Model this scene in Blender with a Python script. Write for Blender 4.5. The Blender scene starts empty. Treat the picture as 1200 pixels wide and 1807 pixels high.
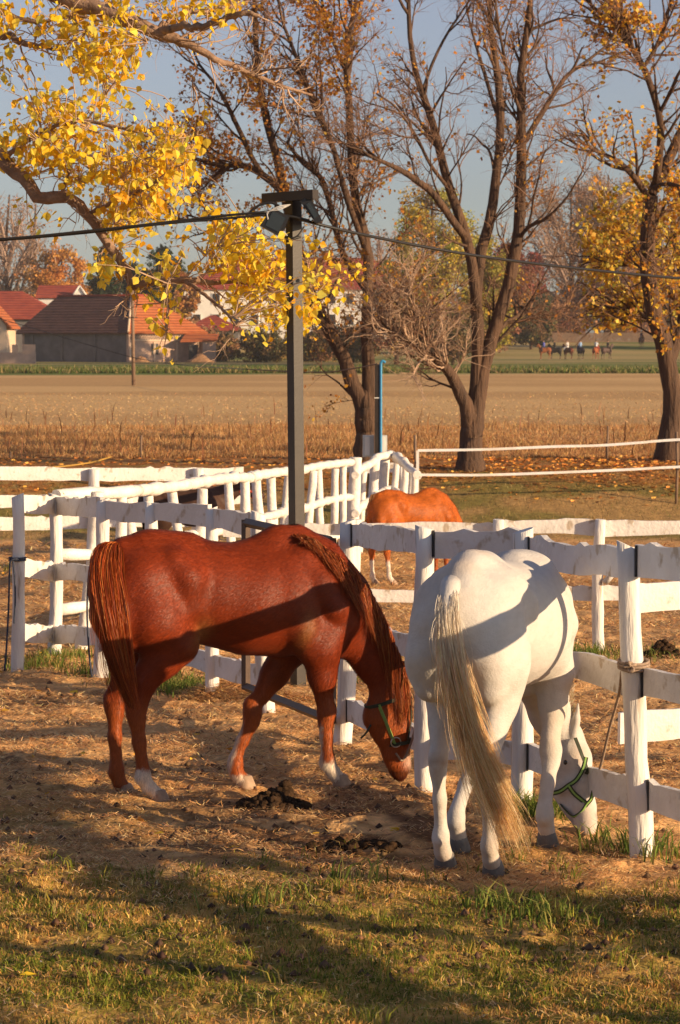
import bpy, math, random, time
import numpy as np
from mathutils import Vector, Matrix
T0 = time.time()
random.seed(7)
RS = np.random.RandomState(11)
SC = bpy.context.scene
COL = SC.collection
PI = math.pi

# ------------------------------------------------------------------ camera
F = 4500.0; W0 = 1200.0; H0 = 1807.0; HOR = 600.0
CAMZ = 2.5
PITCH = math.atan((H0/2-HOR)/F)
cam_d = bpy.data.cameras.new('camera')
cam = bpy.data.objects.new('camera', cam_d); COL.objects.link(cam)
cam_d.sensor_fit = 'VERTICAL'; cam_d.sensor_height = 36.0; cam_d.lens = F/H0*36.0
cam.location = (0, 0, CAMZ); cam.rotation_euler = (PI/2-PITCH, 0, 0)
cam_d.clip_start = 0.1; cam_d.clip_end = 6000
cam_d.dof.use_dof = True; cam_d.dof.focus_distance = 14.0; cam_d.dof.aperture_fstop = 11.0
SC.camera = cam

# ------------------------------------------------------------------ sky, sun, exposure
SUN_EL = math.radians(13.8); SUN_TH = math.radians(27)     # from the right, a little behind the camera
SDIR = Vector((math.cos(SUN_TH)*math.cos(SUN_EL), -math.sin(SUN_TH)*math.cos(SUN_EL), math.sin(SUN_EL)))
world = bpy.data.worlds.new('World'); SC.world = world; world.use_nodes = True
wn = world.node_tree.nodes; wl = world.node_tree.links
bg = wn['Background']
sky = wn.new('ShaderNodeTexSky'); sky.sky_type = 'NISHITA'; sky.sun_disc = False
sky.sun_elevation = SUN_EL; sky.sun_rotation = math.atan2(SDIR.x, SDIR.y)
sky.dust_density = 0.8; sky.air_density = 1.0; sky.ozone_density = 4.0; sky.altitude = 100
hs = wn.new('ShaderNodeHueSaturation'); hs.inputs['Saturation'].default_value = 0.60; hs.inputs['Hue'].default_value = 0.525
wl.new(sky.outputs['Color'], hs.inputs['Color']); wl.new(hs.outputs['Color'], bg.inputs['Color'])
bg.inputs['Strength'].default_value = 0.080
sun_d = bpy.data.lights.new('sun', 'SUN'); sun = bpy.data.objects.new('sun', sun_d); COL.objects.link(sun)
sun_d.energy = 5.0; sun_d.angle = math.radians(0.5); sun_d.color = (1.0, 0.71, 0.42)
sun.rotation_euler = SDIR.to_track_quat('Z', 'Y').to_euler()
sun.location = (20, -10, 12)
SC.view_settings.view_transform = 'Standard'; SC.view_settings.look = 'None'
SC.view_settings.exposure = 0.62; SC.view_settings.gamma = 1.0
SC.render.engine = 'CYCLES'

# ------------------------------------------------------------------ helpers
HAZE = 0.00016
def sstep(a, b, x):
    t = np.clip((x-a)/(b-a), 0, 1); return t*t*(3-2*t)
def _h(ix, iy, s):
    n = (ix.astype(np.int64)*374761393 + iy.astype(np.int64)*668265263 + s*1442695041) & 0x7fffffff
    n = ((n ^ (n >> 13))*1274126177) & 0x7fffffff
    return ((n ^ (n >> 16)) & 0xffff)/65535.0
def vnoise(x, y, s=0):
    x = np.asarray(x, float); y = np.asarray(y, float)
    ix = np.floor(x); iy = np.floor(y); fx = x-ix; fy = y-iy
    fx = fx*fx*(3-2*fx); fy = fy*fy*(3-2*fy)
    a = _h(ix, iy, s); b = _h(ix+1, iy, s); c = _h(ix, iy+1, s); d = _h(ix+1, iy+1, s)
    return (a*(1-fx)+b*fx)*(1-fy)+(c*(1-fx)+d*fx)*fy
def fbm(x, y, s=0, o=4):
    v = 0; a = .5; t = 0
    for i in range(o):
        v = v+a*vnoise(x*2**i, y*2**i, s+i*17); t += a; a *= .5
    return v/t
def gz(x, y):
    """ground height: the paddock falls gently away, then a bank climbs to the level of the field"""
    x = np.asarray(x, float); y = np.asarray(y, float)
    p = 0.36-0.0289*np.clip(y, -20, 60)
    w = sstep(43.5, 50.5, y+0.5*np.sin(x*.35))
    return p*(1-w)+2.3*sstep(335, 425, y)
def ray(px, py):
    dx = (px-W0/2)/F; dz = -(py-H0/2)/F
    c, s = math.cos(PITCH), math.sin(PITCH)
    return dx, c+dz*s, -s+dz*c
def at(px, py, Y):
    a, b, c = ray(px, py); t = Y/b
    return Vector((a*t, Y, CAMZ+c*t))
def gnd(px, py):
    a, b, c = ray(px, py); Y = 6.0; last = 6.0
    while Y < 1500:
        if CAMZ+c*Y/b - float(gz(a*Y/b, Y)) < 0: break
        last = Y; Y *= 1.01
    lo, hi = last, Y
    for _ in range(30):
        m = (lo+hi)/2
        if CAMZ+c*m/b - float(gz(a*m/b, m)) < 0: hi = m
        else: lo = m
    return Vector((a*lo/b, lo, float(gz(a*lo/b, lo))))
def V3(*a): return Vector(a)

def tag(o, label=None, cat=None, group=None, kind=None):
    if label: o['label'] = label
    if cat: o['category'] = cat
    if group: o['group'] = group
    if kind: o['kind'] = kind
    return o
def empty(name, loc, rz=0.0):
    o = bpy.data.objects.new(name, None); COL.objects.link(o)
    o.location = loc; o.rotation_euler = (0, 0, rz); o.empty_display_size = .2
    return o
def mesh(name, V, Fc, mat=None, smooth=True, cols=None):
    V = np.asarray(V, np.float32).reshape(-1, 3)
    me = bpy.data.meshes.new(name)
    if isinstance(Fc, np.ndarray):
        n, k = Fc.shape
        me.vertices.add(len(V)); me.vertices.foreach_set('co', V.ravel())
        me.loops.add(n*k); me.loops.foreach_set('vertex_index', Fc.astype(np.int32).ravel())
        me.polygons.add(n); me.polygons.foreach_set('loop_start', np.arange(0, n*k, k, dtype=np.int32))
        me.update(calc_edges=True)
    else:
        me.from_pydata([tuple(map(float, v)) for v in V], [], [tuple(map(int, f)) for f in Fc]); me.update()
    if smooth: me.polygons.foreach_set('use_smooth', [True]*len(me.polygons))
    if smooth and not isinstance(Fc, np.ndarray):
        for p_ in me.polygons:
            if len(p_.vertices) > 4: p_.use_smooth = False
    if cols is not None:
        ca = me.color_attributes.new('Col', 'FLOAT_COLOR', 'POINT')
        cc = np.ones((len(V), 4), np.float32); cc[:, :3] = cols
        ca.data.foreach_set('color', cc.ravel())
    if mat: me.materials.append(mat)
    return me
def link(name, me, parent=None, loc=(0, 0, 0)):
    o = bpy.data.objects.new(name, me); COL.objects.link(o); o.location = loc
    if parent: o.parent = parent
    return o
def obj(name, V, Fc, mat, parent=None, local=False, smooth=True, cols=None, origin=None):
    """V in world coordinates; made relative to the parent's base (parents built this way are not rotated)"""
    V = np.array([tuple(v) for v in V], np.float32) if not isinstance(V, np.ndarray) else V.astype(np.float32).copy()
    if local: return link(name, mesh(name, V, Fc, mat, smooth, cols), parent)
    off = np.array(origin if origin is not None else (V.mean(0)), np.float32)
    V -= off
    po = np.array(parent.location) if parent else np.zeros(3)
    if parent and parent.parent: po = po+np.array(parent.parent.location)
    return link(name, mesh(name, V, Fc, mat, smooth, cols), parent, tuple(float(v) for v in off-po))

class MB:
    def __init__(s): s.V = []; s.F = []; s.n = 0; s.C = []
    def add(s, V, Fc, col=None):
        V = np.asarray([tuple(v) for v in V] if not isinstance(V, np.ndarray) else V, float)
        s.V.append(V); s.F += [tuple(int(i)+s.n for i in f) for f in Fc]; s.n += len(V)
        s.C.append(np.tile(np.array(col if col is not None else (1, 1, 1), float), (len(V), 1)) if (col is None or np.ndim(col) == 1) else col)
        return s
    def build(s, name, mat, parent=None, smooth=True, local=False, cols=False, origin=None):
        return obj(name, np.vstack(s.V), s.F, mat, parent, local, smooth, np.vstack(s.C) if cols else None, origin)

def tube(pts, rads, sides=8, caps=True, wob=0.0, seed=0, flat=1.0):
    P = [Vector(p) for p in pts]; n = len(P)
    if not hasattr(rads, '__len__'): rads = [rads]*n
    rr = np.random.RandomState(seed)
    T = [(P[min(i+1, n-1)]-P[max(i-1, 0)]).normalized() for i in range(n)]
    up = Vector((0, 0, 1)) if abs(T[0].z) < .9 else Vector((0, 1, 0))
    N = (up-T[0]*up.dot(T[0])).normalized()
    V = []; Fc = []
    wob_s = rr.rand(sides)*wob
    for i in range(n):
        N = (N-T[i]*N.dot(T[i])).normalized(); B = T[i].cross(N)
        for k in range(sides):
            a = 2*PI*k/sides
            r = rads[i]*(1+wob_s[k]+.35*wob*(rr.rand()-.5))
            V.append(P[i]+(N*math.cos(a)*r+B*math.sin(a)*r*flat))
    for i in range(n-1):
        for k in range(sides):
            k2 = (k+1) % sides
            Fc.append((i*sides+k, i*sides+k2, (i+1)*sides+k2, (i+1)*sides+k))
    if caps:
        Fc.append(tuple(range(sides-1, -1, -1))); Fc.append(tuple((n-1)*sides+k for k in range(sides)))
    return V, Fc
def spline(pts, n):
    P = np.array([tuple(p) for p in pts], float)
    if len(P) == 2: P = np.vstack([P[0], P.mean(0), P[1]])
    Q = np.vstack([2*P[0]-P[1], P, 2*P[-1]-P[-2]])
    m = len(P)-1; out = []
    for u in np.linspace(0, m-1e-6, n):
        i = int(u); t = u-i; a, b, c, d = Q[i], Q[i+1], Q[i+2], Q[i+3]
        out.append(.5*((2*b)+(-a+c)*t+(2*a-5*b+4*c-d)*t*t+(-a+3*b-3*c+d)*t**3))
    return np.array(out)
def box(c, s, rz=0.0):
    x, y, z = s[0]/2, s[1]/2, s[2]/2; cs, sn = math.cos(rz), math.sin(rz)
    V = []
    for dz in (-z, z):
        for dx, dy in ((-x, -y), (x, -y), (x, y), (-x, y)):
            V.append((c[0]+dx*cs-dy*sn, c[1]+dx*sn+dy*cs, c[2]+dz))
    return V, [(3, 2, 1, 0), (4, 5, 6, 7), (0, 1, 5, 4), (1, 2, 6, 5), (2, 3, 7, 6), (3, 0, 4, 7)]

# batches of thin tubes, all with K points
def batch_tubes(P, R, sides=4):
    N, K, _ = P.shape
    T = np.empty_like(P); T[:, 1:-1] = P[:, 2:]-P[:, :-2]; T[:, 0] = P[:, 1]-P[:, 0]; T[:, -1] = P[:, -1]-P[:, -2]
    T /= np.linalg.norm(T, axis=2, keepdims=True)+1e-9
    ref = np.where(np.abs(T[:, :1, 2:3]) < .8, np.array([[[0, 0, 1.]]]), np.array([[[0, 1., 0]]]))
    ref = np.broadcast_to(ref, T.shape)
    A = np.cross(T, ref); A /= np.linalg.norm(A, axis=2, keepdims=True)+1e-9
    B = np.cross(T, A)
    ang = np.arange(sides)*2*PI/sides
    V = P[:, :, None, :]+R[:, :, None, None]*(A[:, :, None, :]*np.cos(ang)[None, None, :, None]+B[:, :, None, :]*np.sin(ang)[None, None, :, None])
    idx = np.arange(N*K*sides).reshape(N, K, sides)
    a = idx[:, :-1]; b = np.roll(idx, -1, axis=2)[:, :-1]; c = np.roll(idx, -1, axis=2)[:, 1:]; d = idx[:, 1:]
    Fc = np.stack([a, d, c, b], -1).reshape(-1, 4)
    return V.reshape(-1, 3), Fc
def sample_limb(L, idx, t):
    """L: (N,K,3); idx, t arrays -> point and tangent"""
    K = L.shape[1]; u = t*(K-1); i = np.minimum(u.astype(int), K-2); f = (u-i)[:, None]
    a = L[idx, i]; b = L[idx, i+1]
    d = b-a; d /= np.linalg.norm(d, axis=1, keepdims=True)+1e-9
    return a*(1-f)+b*f, d
def grow(L, R, n, length, r0, K=6, spread=.8, up=.15, wander=.25, tmin=.15, rs=RS, weight=None, rel=True):
    N = len(L)
    w = weight if weight is not None else np.linalg.norm(L[:, 1:]-L[:, :-1], axis=2).sum(1)
    idx = rs.choice(N, n, p=w/w.sum()); t = tmin+(1-tmin)*rs.rand(n)**.8
    p, d = sample_limb(L, idx, t)
    rp = R[idx, np.minimum((t*(R.shape[1]-1)).astype(int), R.shape[1]-1)]
    q = rs.normal(size=(n, 3)); q -= d*(q*d).sum(1, keepdims=True); q /= np.linalg.norm(q, axis=1, keepdims=True)+1e-9
    ang = spread*(.6+.6*rs.rand(n))[:, None]
    dr = d*np.cos(ang)+q*np.sin(ang)
    ln = length*(.45+.8*rs.rand(n))*(1-.35*t)
    P = np.empty((n, K, 3)); P[:, 0] = p
    for k in range(1, K):
        dr = dr+rs.normal(size=(n, 3))*wander*.5; dr[:, 2] += up*.5
        dr /= np.linalg.norm(dr, axis=1, keepdims=True)
        P[:, k] = P[:, k-1]+dr*(ln/(K-1))[:, None]
    r = np.minimum(r0*(.6+.6*rs.rand(n)), rp*.75)
    RR = r[:, None]*np.linspace(1, .3, K)[None]
    return P, RR
def leaves_mesh(P, size, cols, rs=RS, droop=.3):
    """folded diamond leaves: 4 verts, 2 triangles"""
    n = len(P)
    a = rs.normal(size=(n, 3)); a[:, 2] -= droop*1.5; a /= np.linalg.norm(a, axis=1, keepdims=True)
    b = rs.normal(size=(n, 3)); b -= a*(b*a).sum(1, keepdims=True); b /= np.linalg.norm(b, axis=1, keepdims=True)
    c = np.cross(a, b)
    s = (size*(.6+.7*rs.rand(n)))[:, None]
    V = np.stack([P, P+a*s*.45+b*s*.42+c*s*.08, P+a*s, P+a*s*.45-b*s*.42+c*s*.12], 1).reshape(-1, 3)
    i = np.arange(n)*4
    Fc = np.vstack([np.stack([i, i+1, i+2], 1), np.stack([i, i+2, i+3], 1)])
    return V, Fc, np.repeat(cols, 4, axis=0)
def pal(n, cols, rs=RS, var=.18, w=None):
    c = np.array(cols)[rs.choice(len(cols), n, p=w)]
    return np.clip(c*(1+var*rs.normal(size=(n, 1)))*(1+.06*rs.normal(size=(n, 3))), .004, .95)

# ------------------------------------------------------------------ materials
def mat(name, col=(.5, .5, .5), rough=.7, attr=False, var=.25, scale=6.0, bump=0.0, bscale=None, stretch=(1, 1, 1),
        col2=None, bump2=0.0, spec=.3, metal=0.0, sheen=0.0, trans=0.0, detail=6, coat=0.0, spots=None):
    m = bpy.data.materials.new(name); m.use_nodes = True
    nt = m.node_tree; N = nt.nodes; L = nt.links
    b = N['Principled BSDF']; out = N['Material Output']
    b.inputs['Roughness'].default_value = rough; b.inputs['Metallic'].default_value = metal
    b.inputs['Specular IOR Level'].default_value = spec
    if sheen: b.inputs['Sheen Weight'].default_value = sheen; b.inputs['Sheen Roughness'].default_value = .4
    if coat: b.inputs['Coat Weight'].default_value = coat
    tc = N.new('ShaderNodeTexCoord'); mp = N.new('ShaderNodeMapping'); mp.inputs['Scale'].default_value = stretch
    L.new(tc.outputs['Object'], mp.inputs['Vector'])
    nz = N.new('ShaderNodeTexNoise'); nz.inputs['Scale'].default_value = scale; nz.inputs['Detail'].default_value = detail
    nz.inputs['Roughness'].default_value = .65
    L.new(mp.outputs['Vector'], nz.inputs['Vector'])
    mr = N.new('ShaderNodeMapRange'); mr.inputs['From Min'].default_value = .3; mr.inputs['From Max'].default_value = .7
    L.new(nz.outputs['Fac'], mr.inputs['Value'])
    if attr:
        at_ = N.new('ShaderNodeVertexColor'); at_.layer_name = 'Col'; src = at_.outputs['Color']
    else:
        rgb = N.new('ShaderNodeRGB'); rgb.outputs[0].default_value = (*col, 1); src = rgb.outputs[0]
    if col2 is not None:
        mx = N.new('ShaderNodeMix'); mx.data_type = 'RGBA'
        L.new(mr.outputs['Result'], mx.inputs['Factor']); L.new(src, mx.inputs['A']); mx.inputs['B'].default_value = (*col2, 1)
        cur = mx.outputs['Result']
    else:
        mr.inputs['To Min'].default_value = 1-var; mr.inputs['To Max'].default_value = 1+var
        vm = N.new('ShaderNodeVectorMath'); vm.operation = 'SCALE'
        L.new(src, vm.inputs[0]); L.new(mr.outputs['Result'], vm.inputs['Scale']); cur = vm.outputs['Vector']
    if spots:
        sc_, thr, scol = spots
        n3 = N.new('ShaderNodeTexNoise'); n3.inputs['Scale'].default_value = sc_; n3.inputs['Detail'].default_value = 5
        L.new(mp.outputs['Vector'], n3.inputs['Vector'])
        m3 = N.new('ShaderNodeMapRange'); m3.inputs['From Min'].default_value = thr; m3.inputs['From Max'].default_value = thr+.07
        L.new(n3.outputs['Fac'], m3.inputs['Value'])
        x3 = N.new('ShaderNodeMix'); x3.data_type = 'RGBA'; L.new(m3.outputs['Result'], x3.inputs['Factor'])
        L.new(cur, x3.inputs['A']); x3.inputs['B'].default_value = (*scol, 1); cur = x3.outputs['Result']
    L.new(cur, b.inputs['Base Color'])
    if bump:
        n2 = N.new('ShaderNodeTexNoise'); n2.inputs['Scale'].default_value = bscale or scale*3; n2.inputs['Detail'].default_value = 5
        L.new(mp.outputs['Vector'], n2.inputs['Vector'])
        bp = N.new('ShaderNodeBump'); bp.inputs['Strength'].default_value = .9; bp.inputs['Distance'].default_value = bump
        L.new(n2.outputs['Fac'], bp.inputs['Height']); L.new(bp.outputs['Normal'], b.inputs['Normal'])
        if bump2:
            n4 = N.new('ShaderNodeTexNoise'); n4.inputs['Scale'].default_value = 5.5; n4.inputs['Detail'].default_value = 2.5
            L.new(tc.outputs['Object'], n4.inputs['Vector']); b4 = N.new('ShaderNodeBump'); b4.inputs['Strength'].default_value = .8; b4.inputs['Distance'].default_value = bump2
            L.new(n4.outputs['Fac'], b4.inputs['Height']); L.new(b4.outputs['Normal'], bp.inputs['Normal'])
    if trans:
        tr = N.new('ShaderNodeBsdfTranslucent'); L.new(cur, tr.inputs['Color'])
        ms = N.new('ShaderNodeMixShader'); ms.inputs[0].default_value = trans
        L.new(b.outputs[0], ms.inputs[1]); L.new(tr.outputs[0], ms.inputs[2]); L.new(ms.outputs[0], out.inputs['Surface'])
    return m
M = {}
M['ground'] = mat('ground_earth', attr=True, rough=.95, var=.35, scale=9, bump=.02, bscale=28, spec=.1, detail=10)
M['blade'] = mat('grass_blade', attr=True, rough=.8, var=.1, scale=3, spec=.15, trans=.25)
M['straw'] = mat('straw', attr=True, rough=.8, var=.12, scale=8, spec=.2)
M['leaf'] = mat('leaf', attr=True, rough=.55, var=.12, scale=20, spec=.3, trans=.45)
M['litter'] = mat('leaf_litter', attr=True, rough=.7, var=.15, scale=14, spec=.2)
M['farleaf'] = mat('far_leaf', attr=True, rough=.8, var=.1, scale=2, spec=.1, trans=.3)
M['bark'] = mat('bark', (.14, .082, .052), rough=.9, scale=7, stretch=(1, 1, .16), bump=.07, bscale=16, spec=.15, col2=(.055, .038, .03))
M['barkpale'] = mat('pale_bark', (.36, .25, .17), rough=.85, scale=9, bump=.01, bscale=40, spec=.2, col2=(.16, .10, .065))
M['twig'] = mat('twig', (.24, .14, .09), rough=.85, var=.3, scale=2, spec=.15)
M['twigpale'] = mat('pale_twig', (.42, .29, .20), rough=.8, var=.3, scale=2, spec=.2)
M['paint'] = mat('whitewashed_wood', (.78, .77, .75), rough=.65, scale=3.2, stretch=(1, 1, 1), bump=.010, bscale=22, spec=.2, col2=(.62, .59, .55), spots=(8.0, .60, (.46, .39, .31)))
M['paintpost'] = mat('whitewashed_post', (.82, .80, .76), rough=.75, scale=5, stretch=(2.2, 2.2, .35), bump=.016, bscale=13, spec=.15, col2=(.66, .61, .55), spots=(6.0, .60, (.40, .33, .26)))
M['paintlog'] = mat('whitewashed_log', (.84, .82, .78), rough=.65, scale=5, bump=.014, bscale=16, spec=.25, col2=(.66, .62, .56), spots=(14.0, .68, (.36, .29, .22)))
M['steel'] = mat('dark_painted_steel', (.030, .023, .019), rough=.45, var=.25, scale=5, spec=.4, bump=.001, bscale=60)
M['steelbrown'] = mat('brown_painted_steel', (.075, .045, .03), rough=.5, var=.25, scale=8, spec=.4)
M['blackplastic'] = mat('black_plastic', (.015, .015, .018), rough=.4, var=.2, spec=.5)
M['glass'] = mat('lamp_glass', (.02, .025, .03), rough=.12, var=.1, spec=.7)
M['cable'] = mat('black_cable', (.015, .014, .014), rough=.5, var=.2, spec=.4)
M['greycable'] = mat('grey_cable', (.45, .45, .45), rough=.5, var=.1, spec=.4)
M['rope'] = mat('rope', (.30, .22, .16), rough=.9, var=.4, scale=60, bump=.003, bscale=120)
M['darkrope'] = mat('dark_blue_rope', (.045, .055, .085), rough=.9, var=.4, scale=60, bump=.003, bscale=120)
M['blue'] = mat('blue_pipe', (.05, .27, .50), rough=.4, var=.1)
M['boxgrey'] = mat('grey_box_paint', (.60, .62, .60), rough=.5, var=.1)
M['wood'] = mat('grey_wood', (.28, .19, .13), rough=.85, scale=6, stretch=(4, 4, .6), bump=.004, bscale=30, col2=(.14, .09, .06))
M['tape'] = mat('white_tape', (.78, .76, .72), rough=.6, var=.12, scale=3)
M['yellowrope'] = mat('yellow_rope', (.45, .27, .06), rough=.7, var=.1)
M['dung'] = mat('dung', (.045, .026, .014), rough=.95, var=.5, scale=20, bump=.015, bscale=40, spec=.1)
M['tile_red'] = mat('red_roof_tiles', (.34, .075, .045), rough=.85, var=.3, scale=1.5, bump=.03, bscale=5, spec=.1)
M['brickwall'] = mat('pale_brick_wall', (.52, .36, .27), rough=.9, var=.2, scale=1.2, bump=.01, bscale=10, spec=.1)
M['greywall'] = mat('grey_plaster_wall', (.16, .15, .15), rough=.9, var=.25, scale=.8, spec=.1)  # grey house walls; on the farmhouse's long side the grey is painted shade
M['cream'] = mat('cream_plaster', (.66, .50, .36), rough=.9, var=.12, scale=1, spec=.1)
M['whitewall'] = mat('white_plaster', (.72, .70, .66), rough=.9, var=.1, scale=1, spec=.1)
M['dark'] = mat('dark_opening', (.025, .025, .028), rough=.5, var=.2)
M['soil'] = mat('soil', (.30, .17, .09), rough=.95, var=.35, scale=1.5, bump=.1, bscale=4, spec=.1)
def tiles_mat(name, c1, c2, pitch=.33):
    m = mat(name, c1, rough=.85, scale=.7, col2=c2, spec=.1, bump=.03, bscale=6)
    nt = m.node_tree; N = nt.nodes; L = nt.links; b = N['Principled BSDF']
    tc = N.new('ShaderNodeTexCoord'); wv = N.new('ShaderNodeTexWave'); wv.bands_direction = 'Z'; wv.inputs['Scale'].default_value = 1/pitch*.16*2
    wv.inputs['Distortion'].default_value = .6
    L.new(tc.outputs['Object'], wv.inputs['Vector'])
    bp = N.new('ShaderNodeBump'); bp.inputs['Distance'].default_value = .12; bp.inputs['Strength'].default_value = 1
    L.new(wv.outputs['Fac'], bp.inputs['Height']); L.new(bp.outputs['Normal'], b.inputs['Normal'])
    return m
M['tiles_dark'] = tiles_mat('weathered_dark_roof_tiles', (.17, .085, .07), (.10, .055, .05))  # shade of the farmhouse's left slope put into the tile colour
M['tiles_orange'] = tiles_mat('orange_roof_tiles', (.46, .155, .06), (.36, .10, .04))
M['tiles_red'] = tiles_mat('red_roof_tiles_new', (.38, .085, .05), (.24, .05, .04))
M['coat'] = mat('chestnut_coat', attr=True, rough=.56, var=.24, scale=42, spec=.16, sheen=.08, bump=.0014, bump2=.02, bscale=150, stretch=(.22, 1, .5))
M['whitecoat'] = mat('white_coat', attr=True, rough=.7, var=.07, scale=30, spec=.12, sheen=.05, bump=.0025, bump2=.022, bscale=110, stretch=(.5, 1, 1))
M['hair'] = mat('horse_hair', attr=True, rough=.45, var=.15, scale=12, spec=.3, trans=.35)
M['hoof'] = mat('hoof', (.36, .25, .17), rough=.6, var=.3, scale=14, bump=.002, bscale=60)
M['hoofgrey'] = mat('grey_hoof', (.16, .15, .14), rough=.6, var=.3, scale=14, bump=.002, bscale=60)
M['eye'] = mat('horse_eye', (.012, .008, .006), rough=.08, var=.1, spec=.8)
M['strap'] = mat('dark_webbing', (.04, .05, .03), rough=.7, var=.2, scale=40)
M['strapgreen'] = mat('lime_webbing', (.24, .42, .11), rough=.6, var=.15, scale=40)
M['strapred'] = mat('red_webbing', (.55, .08, .05), rough=.6, var=.15, scale=40)
M['metal'] = mat('ring_metal', (.6, .58, .52), rough=.35, metal=1.0, var=.1)
M['cloth'] = mat('clothing', attr=True, rough=.85, var=.12, scale=9, spec=.1)

# ------------------------------------------------------------------ ground
def ground_color(x, y):
    n1 = fbm(x*1.3, y*1.3, 3); n2 = fbm(x*5, y*5, 9); n3 = fbm(x*.05, y*.05, 5); n4 = fbm(x*14, y*14, 21, 3)
    green = np.array([.15, .14, .025]); dry = np.array([.48, .30, .085]); straw = np.array([.80, .49, .21]); dirt = np.array([.15, .075, .04])
    c = lambda a, b, t: a*(1-t[:, None])+b*t[:, None]
    g = c(np.tile(green, (len(x), 1)), dry, sstep(.35, .62, n2*.5+n1*.5))
    s = c(np.tile(straw, (len(x), 1)), dirt, sstep(.50, .68, n1*.55+n4*.45))
    s = c(s, np.array([.66, .37, .15]), sstep(.4, .6, n2))
    wet = np.exp(-((x+.05)**2/1.1+(y-12.9)**2/1.1)); s = c(s, dirt*.9, np.clip(wet*1.3*sstep(.25, .5, n2), 0, .92))  # patch of darker dirt tone in mid paddock, broken up by noise
    edge = 11.85+(n1-.5)*1.7-x*.12
    r = c(g, s, sstep(-.35, .35, y-edge))
    lw = np.exp(-((x+2.3)**2/1.2+(y-13.2)**2/2.2)); r = c(r, g, np.clip(lw*1.0, 0, .85))
    bank = c(np.tile(np.array([.24, .19, .055]), (len(x), 1)), np.array([.42, .26, .10]), sstep(.4, .6, fbm(x*.6, y*.9, 31)))
    r = c(r, bank, sstep(42.5, 44.5, y+(n1-.5)*2))
    fl = sstep(22, 30, y)*(1-sstep(42, 44, y)); r = c(r, np.array([.52, .28, .11]), .5*fl)
    litter = np.array([.36, .16, .045]); r = c(r, litter, sstep(47.2, 48.6, y+(n1-.5)*2)*sstep(.25, .5, n2))
    brown = np.array([.36, .18, .075]); r = c(r, brown, sstep(53, 56, y+(n1-.5)*2))
    beige = c(np.tile(np.array([.66, .43, .19]), (len(x), 1)), np.array([.55, .34, .145]), sstep(.40, .62, fbm(x*.035, y*.10, 41)))
    r = c(r, beige, sstep(58, 76, y+(n1-.5)*8))
    gr = c(np.tile(np.array([.13, .18, .04]), (len(x), 1)), np.array([.36, .28, .11]), sstep(.42, .62, fbm(x*.03, y*.12, 51)))
    r = c(r, gr, sstep(176, 190, y+(n3-.5)*30))
    far = np.array([.48, .35, .15]); r = c(r, far, sstep(300, 400, y)*sstep(.3, .6, fbm(x*.04+9, y*.04, 77))*.9)
    return r
def build_ground():
    ys = np.concatenate([np.linspace(-40, 7, 12), np.exp(np.linspace(math.log(7.3), math.log(60), 620)), np.exp(np.linspace(math.log(60.8), math.log(1500), 220))])
    u = np.concatenate([-np.exp(np.linspace(math.log(1.2), math.log(.26), 14)), np.linspace(-.25, .25, 300), np.exp(np.linspace(math.log(.26), math.log(1.2), 14))])
    Y, U = np.meshgrid(ys, u, indexing='ij')
    X = U*np.maximum(np.abs(Y), 9)*np.where(np.abs(U) > .26, np.maximum(1, 40/np.maximum(np.abs(Y), 9)), 1)
    x = X.ravel(); y = Y.ravel()
    z = gz(x, y)
    near = (1-sstep(30, 60, y))
    z += near*(.05*(fbm(x*1.7, y*1.7, 60)-.5)+.075*(fbm(x*5, y*5, 61, 3)-.5)+.016*(fbm(x*22, y*22, 63, 2)-.5))
    z += sstep(60, 300, y)*1.0*(fbm(x*.01, y*.01, 70)-.5)*.5
    V = np.stack([x, y, z], 1); n0, n1 = Y.shape
    i = np.arange(n0*n1).reshape(n0, n1)
    Fc = np.stack([i[:-1, :-1], i[:-1, 1:], i[1:, 1:], i[1:, :-1]], -1).reshape(-1, 4)
    o = link('ground', mesh('ground', V, Fc, M['ground'], True, ground_color(x, y)))
    tag(o, kind='structure')
build_ground()

# autumn haze: one closed box round the whole scene
hz = bpy.data.materials.new('haze_air'); hz.use_nodes = True; hz.node_tree.nodes.remove(hz.node_tree.nodes['Principled BSDF'])
pv = hz.node_tree.nodes.new('ShaderNodeVolumePrincipled'); pv.inputs['Density'].default_value = HAZE; pv.inputs['Color'].default_value = (.93, .92, .94, 1); pv.inputs['Anisotropy'].default_value = 0.0
hz.node_tree.links.new(pv.outputs['Volume'], hz.node_tree.nodes['Material Output'].inputs['Volume'])
hv = [(x_, y_, z_) for z_ in (-4, 60) for x_, y_ in ((-1850, -60), (1850, -60), (1850, 1550), (-1850, 1550))]
ho = link('haze', mesh('haze', hv, [(3, 2, 1, 0), (4, 5, 6, 7), (0, 1, 5, 4), (1, 2, 6, 5), (2, 3, 7, 6), (3, 0, 4, 7)], hz, False)); tag(ho, kind='stuff')
print('ground', time.time()-T0)
# ------------------------------------------------------------------ far buildings
def face_at(pts): return [tuple(p) for p in pts]
def poly_prism(corners, z0, z1):
    n = len(corners); V = [(c[0], c[1], z0) for c in corners]+[(c[0], c[1], z1) for c in corners]
    Fc = [tuple(range(n-1, -1, -1)), tuple(range(n, 2*n))]+[(k, (k+1) % n, n+(k+1) % n, n+k) for k in range(n)]
    return V, Fc
def slab(pts, th):
    """thick roof sheet: pts polygon, offset down by th"""
    P = [Vector(p) for p in pts]; n = len(P)
    V = P+[p-Vector((0, 0, th)) for p in P]
    Fc = [tuple(range(n)), tuple(range(2*n-1, n-1, -1))]+[(k, n+k, n+(k+1) % n, (k+1) % n) for k in range(n)]
    return V, Fc

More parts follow.
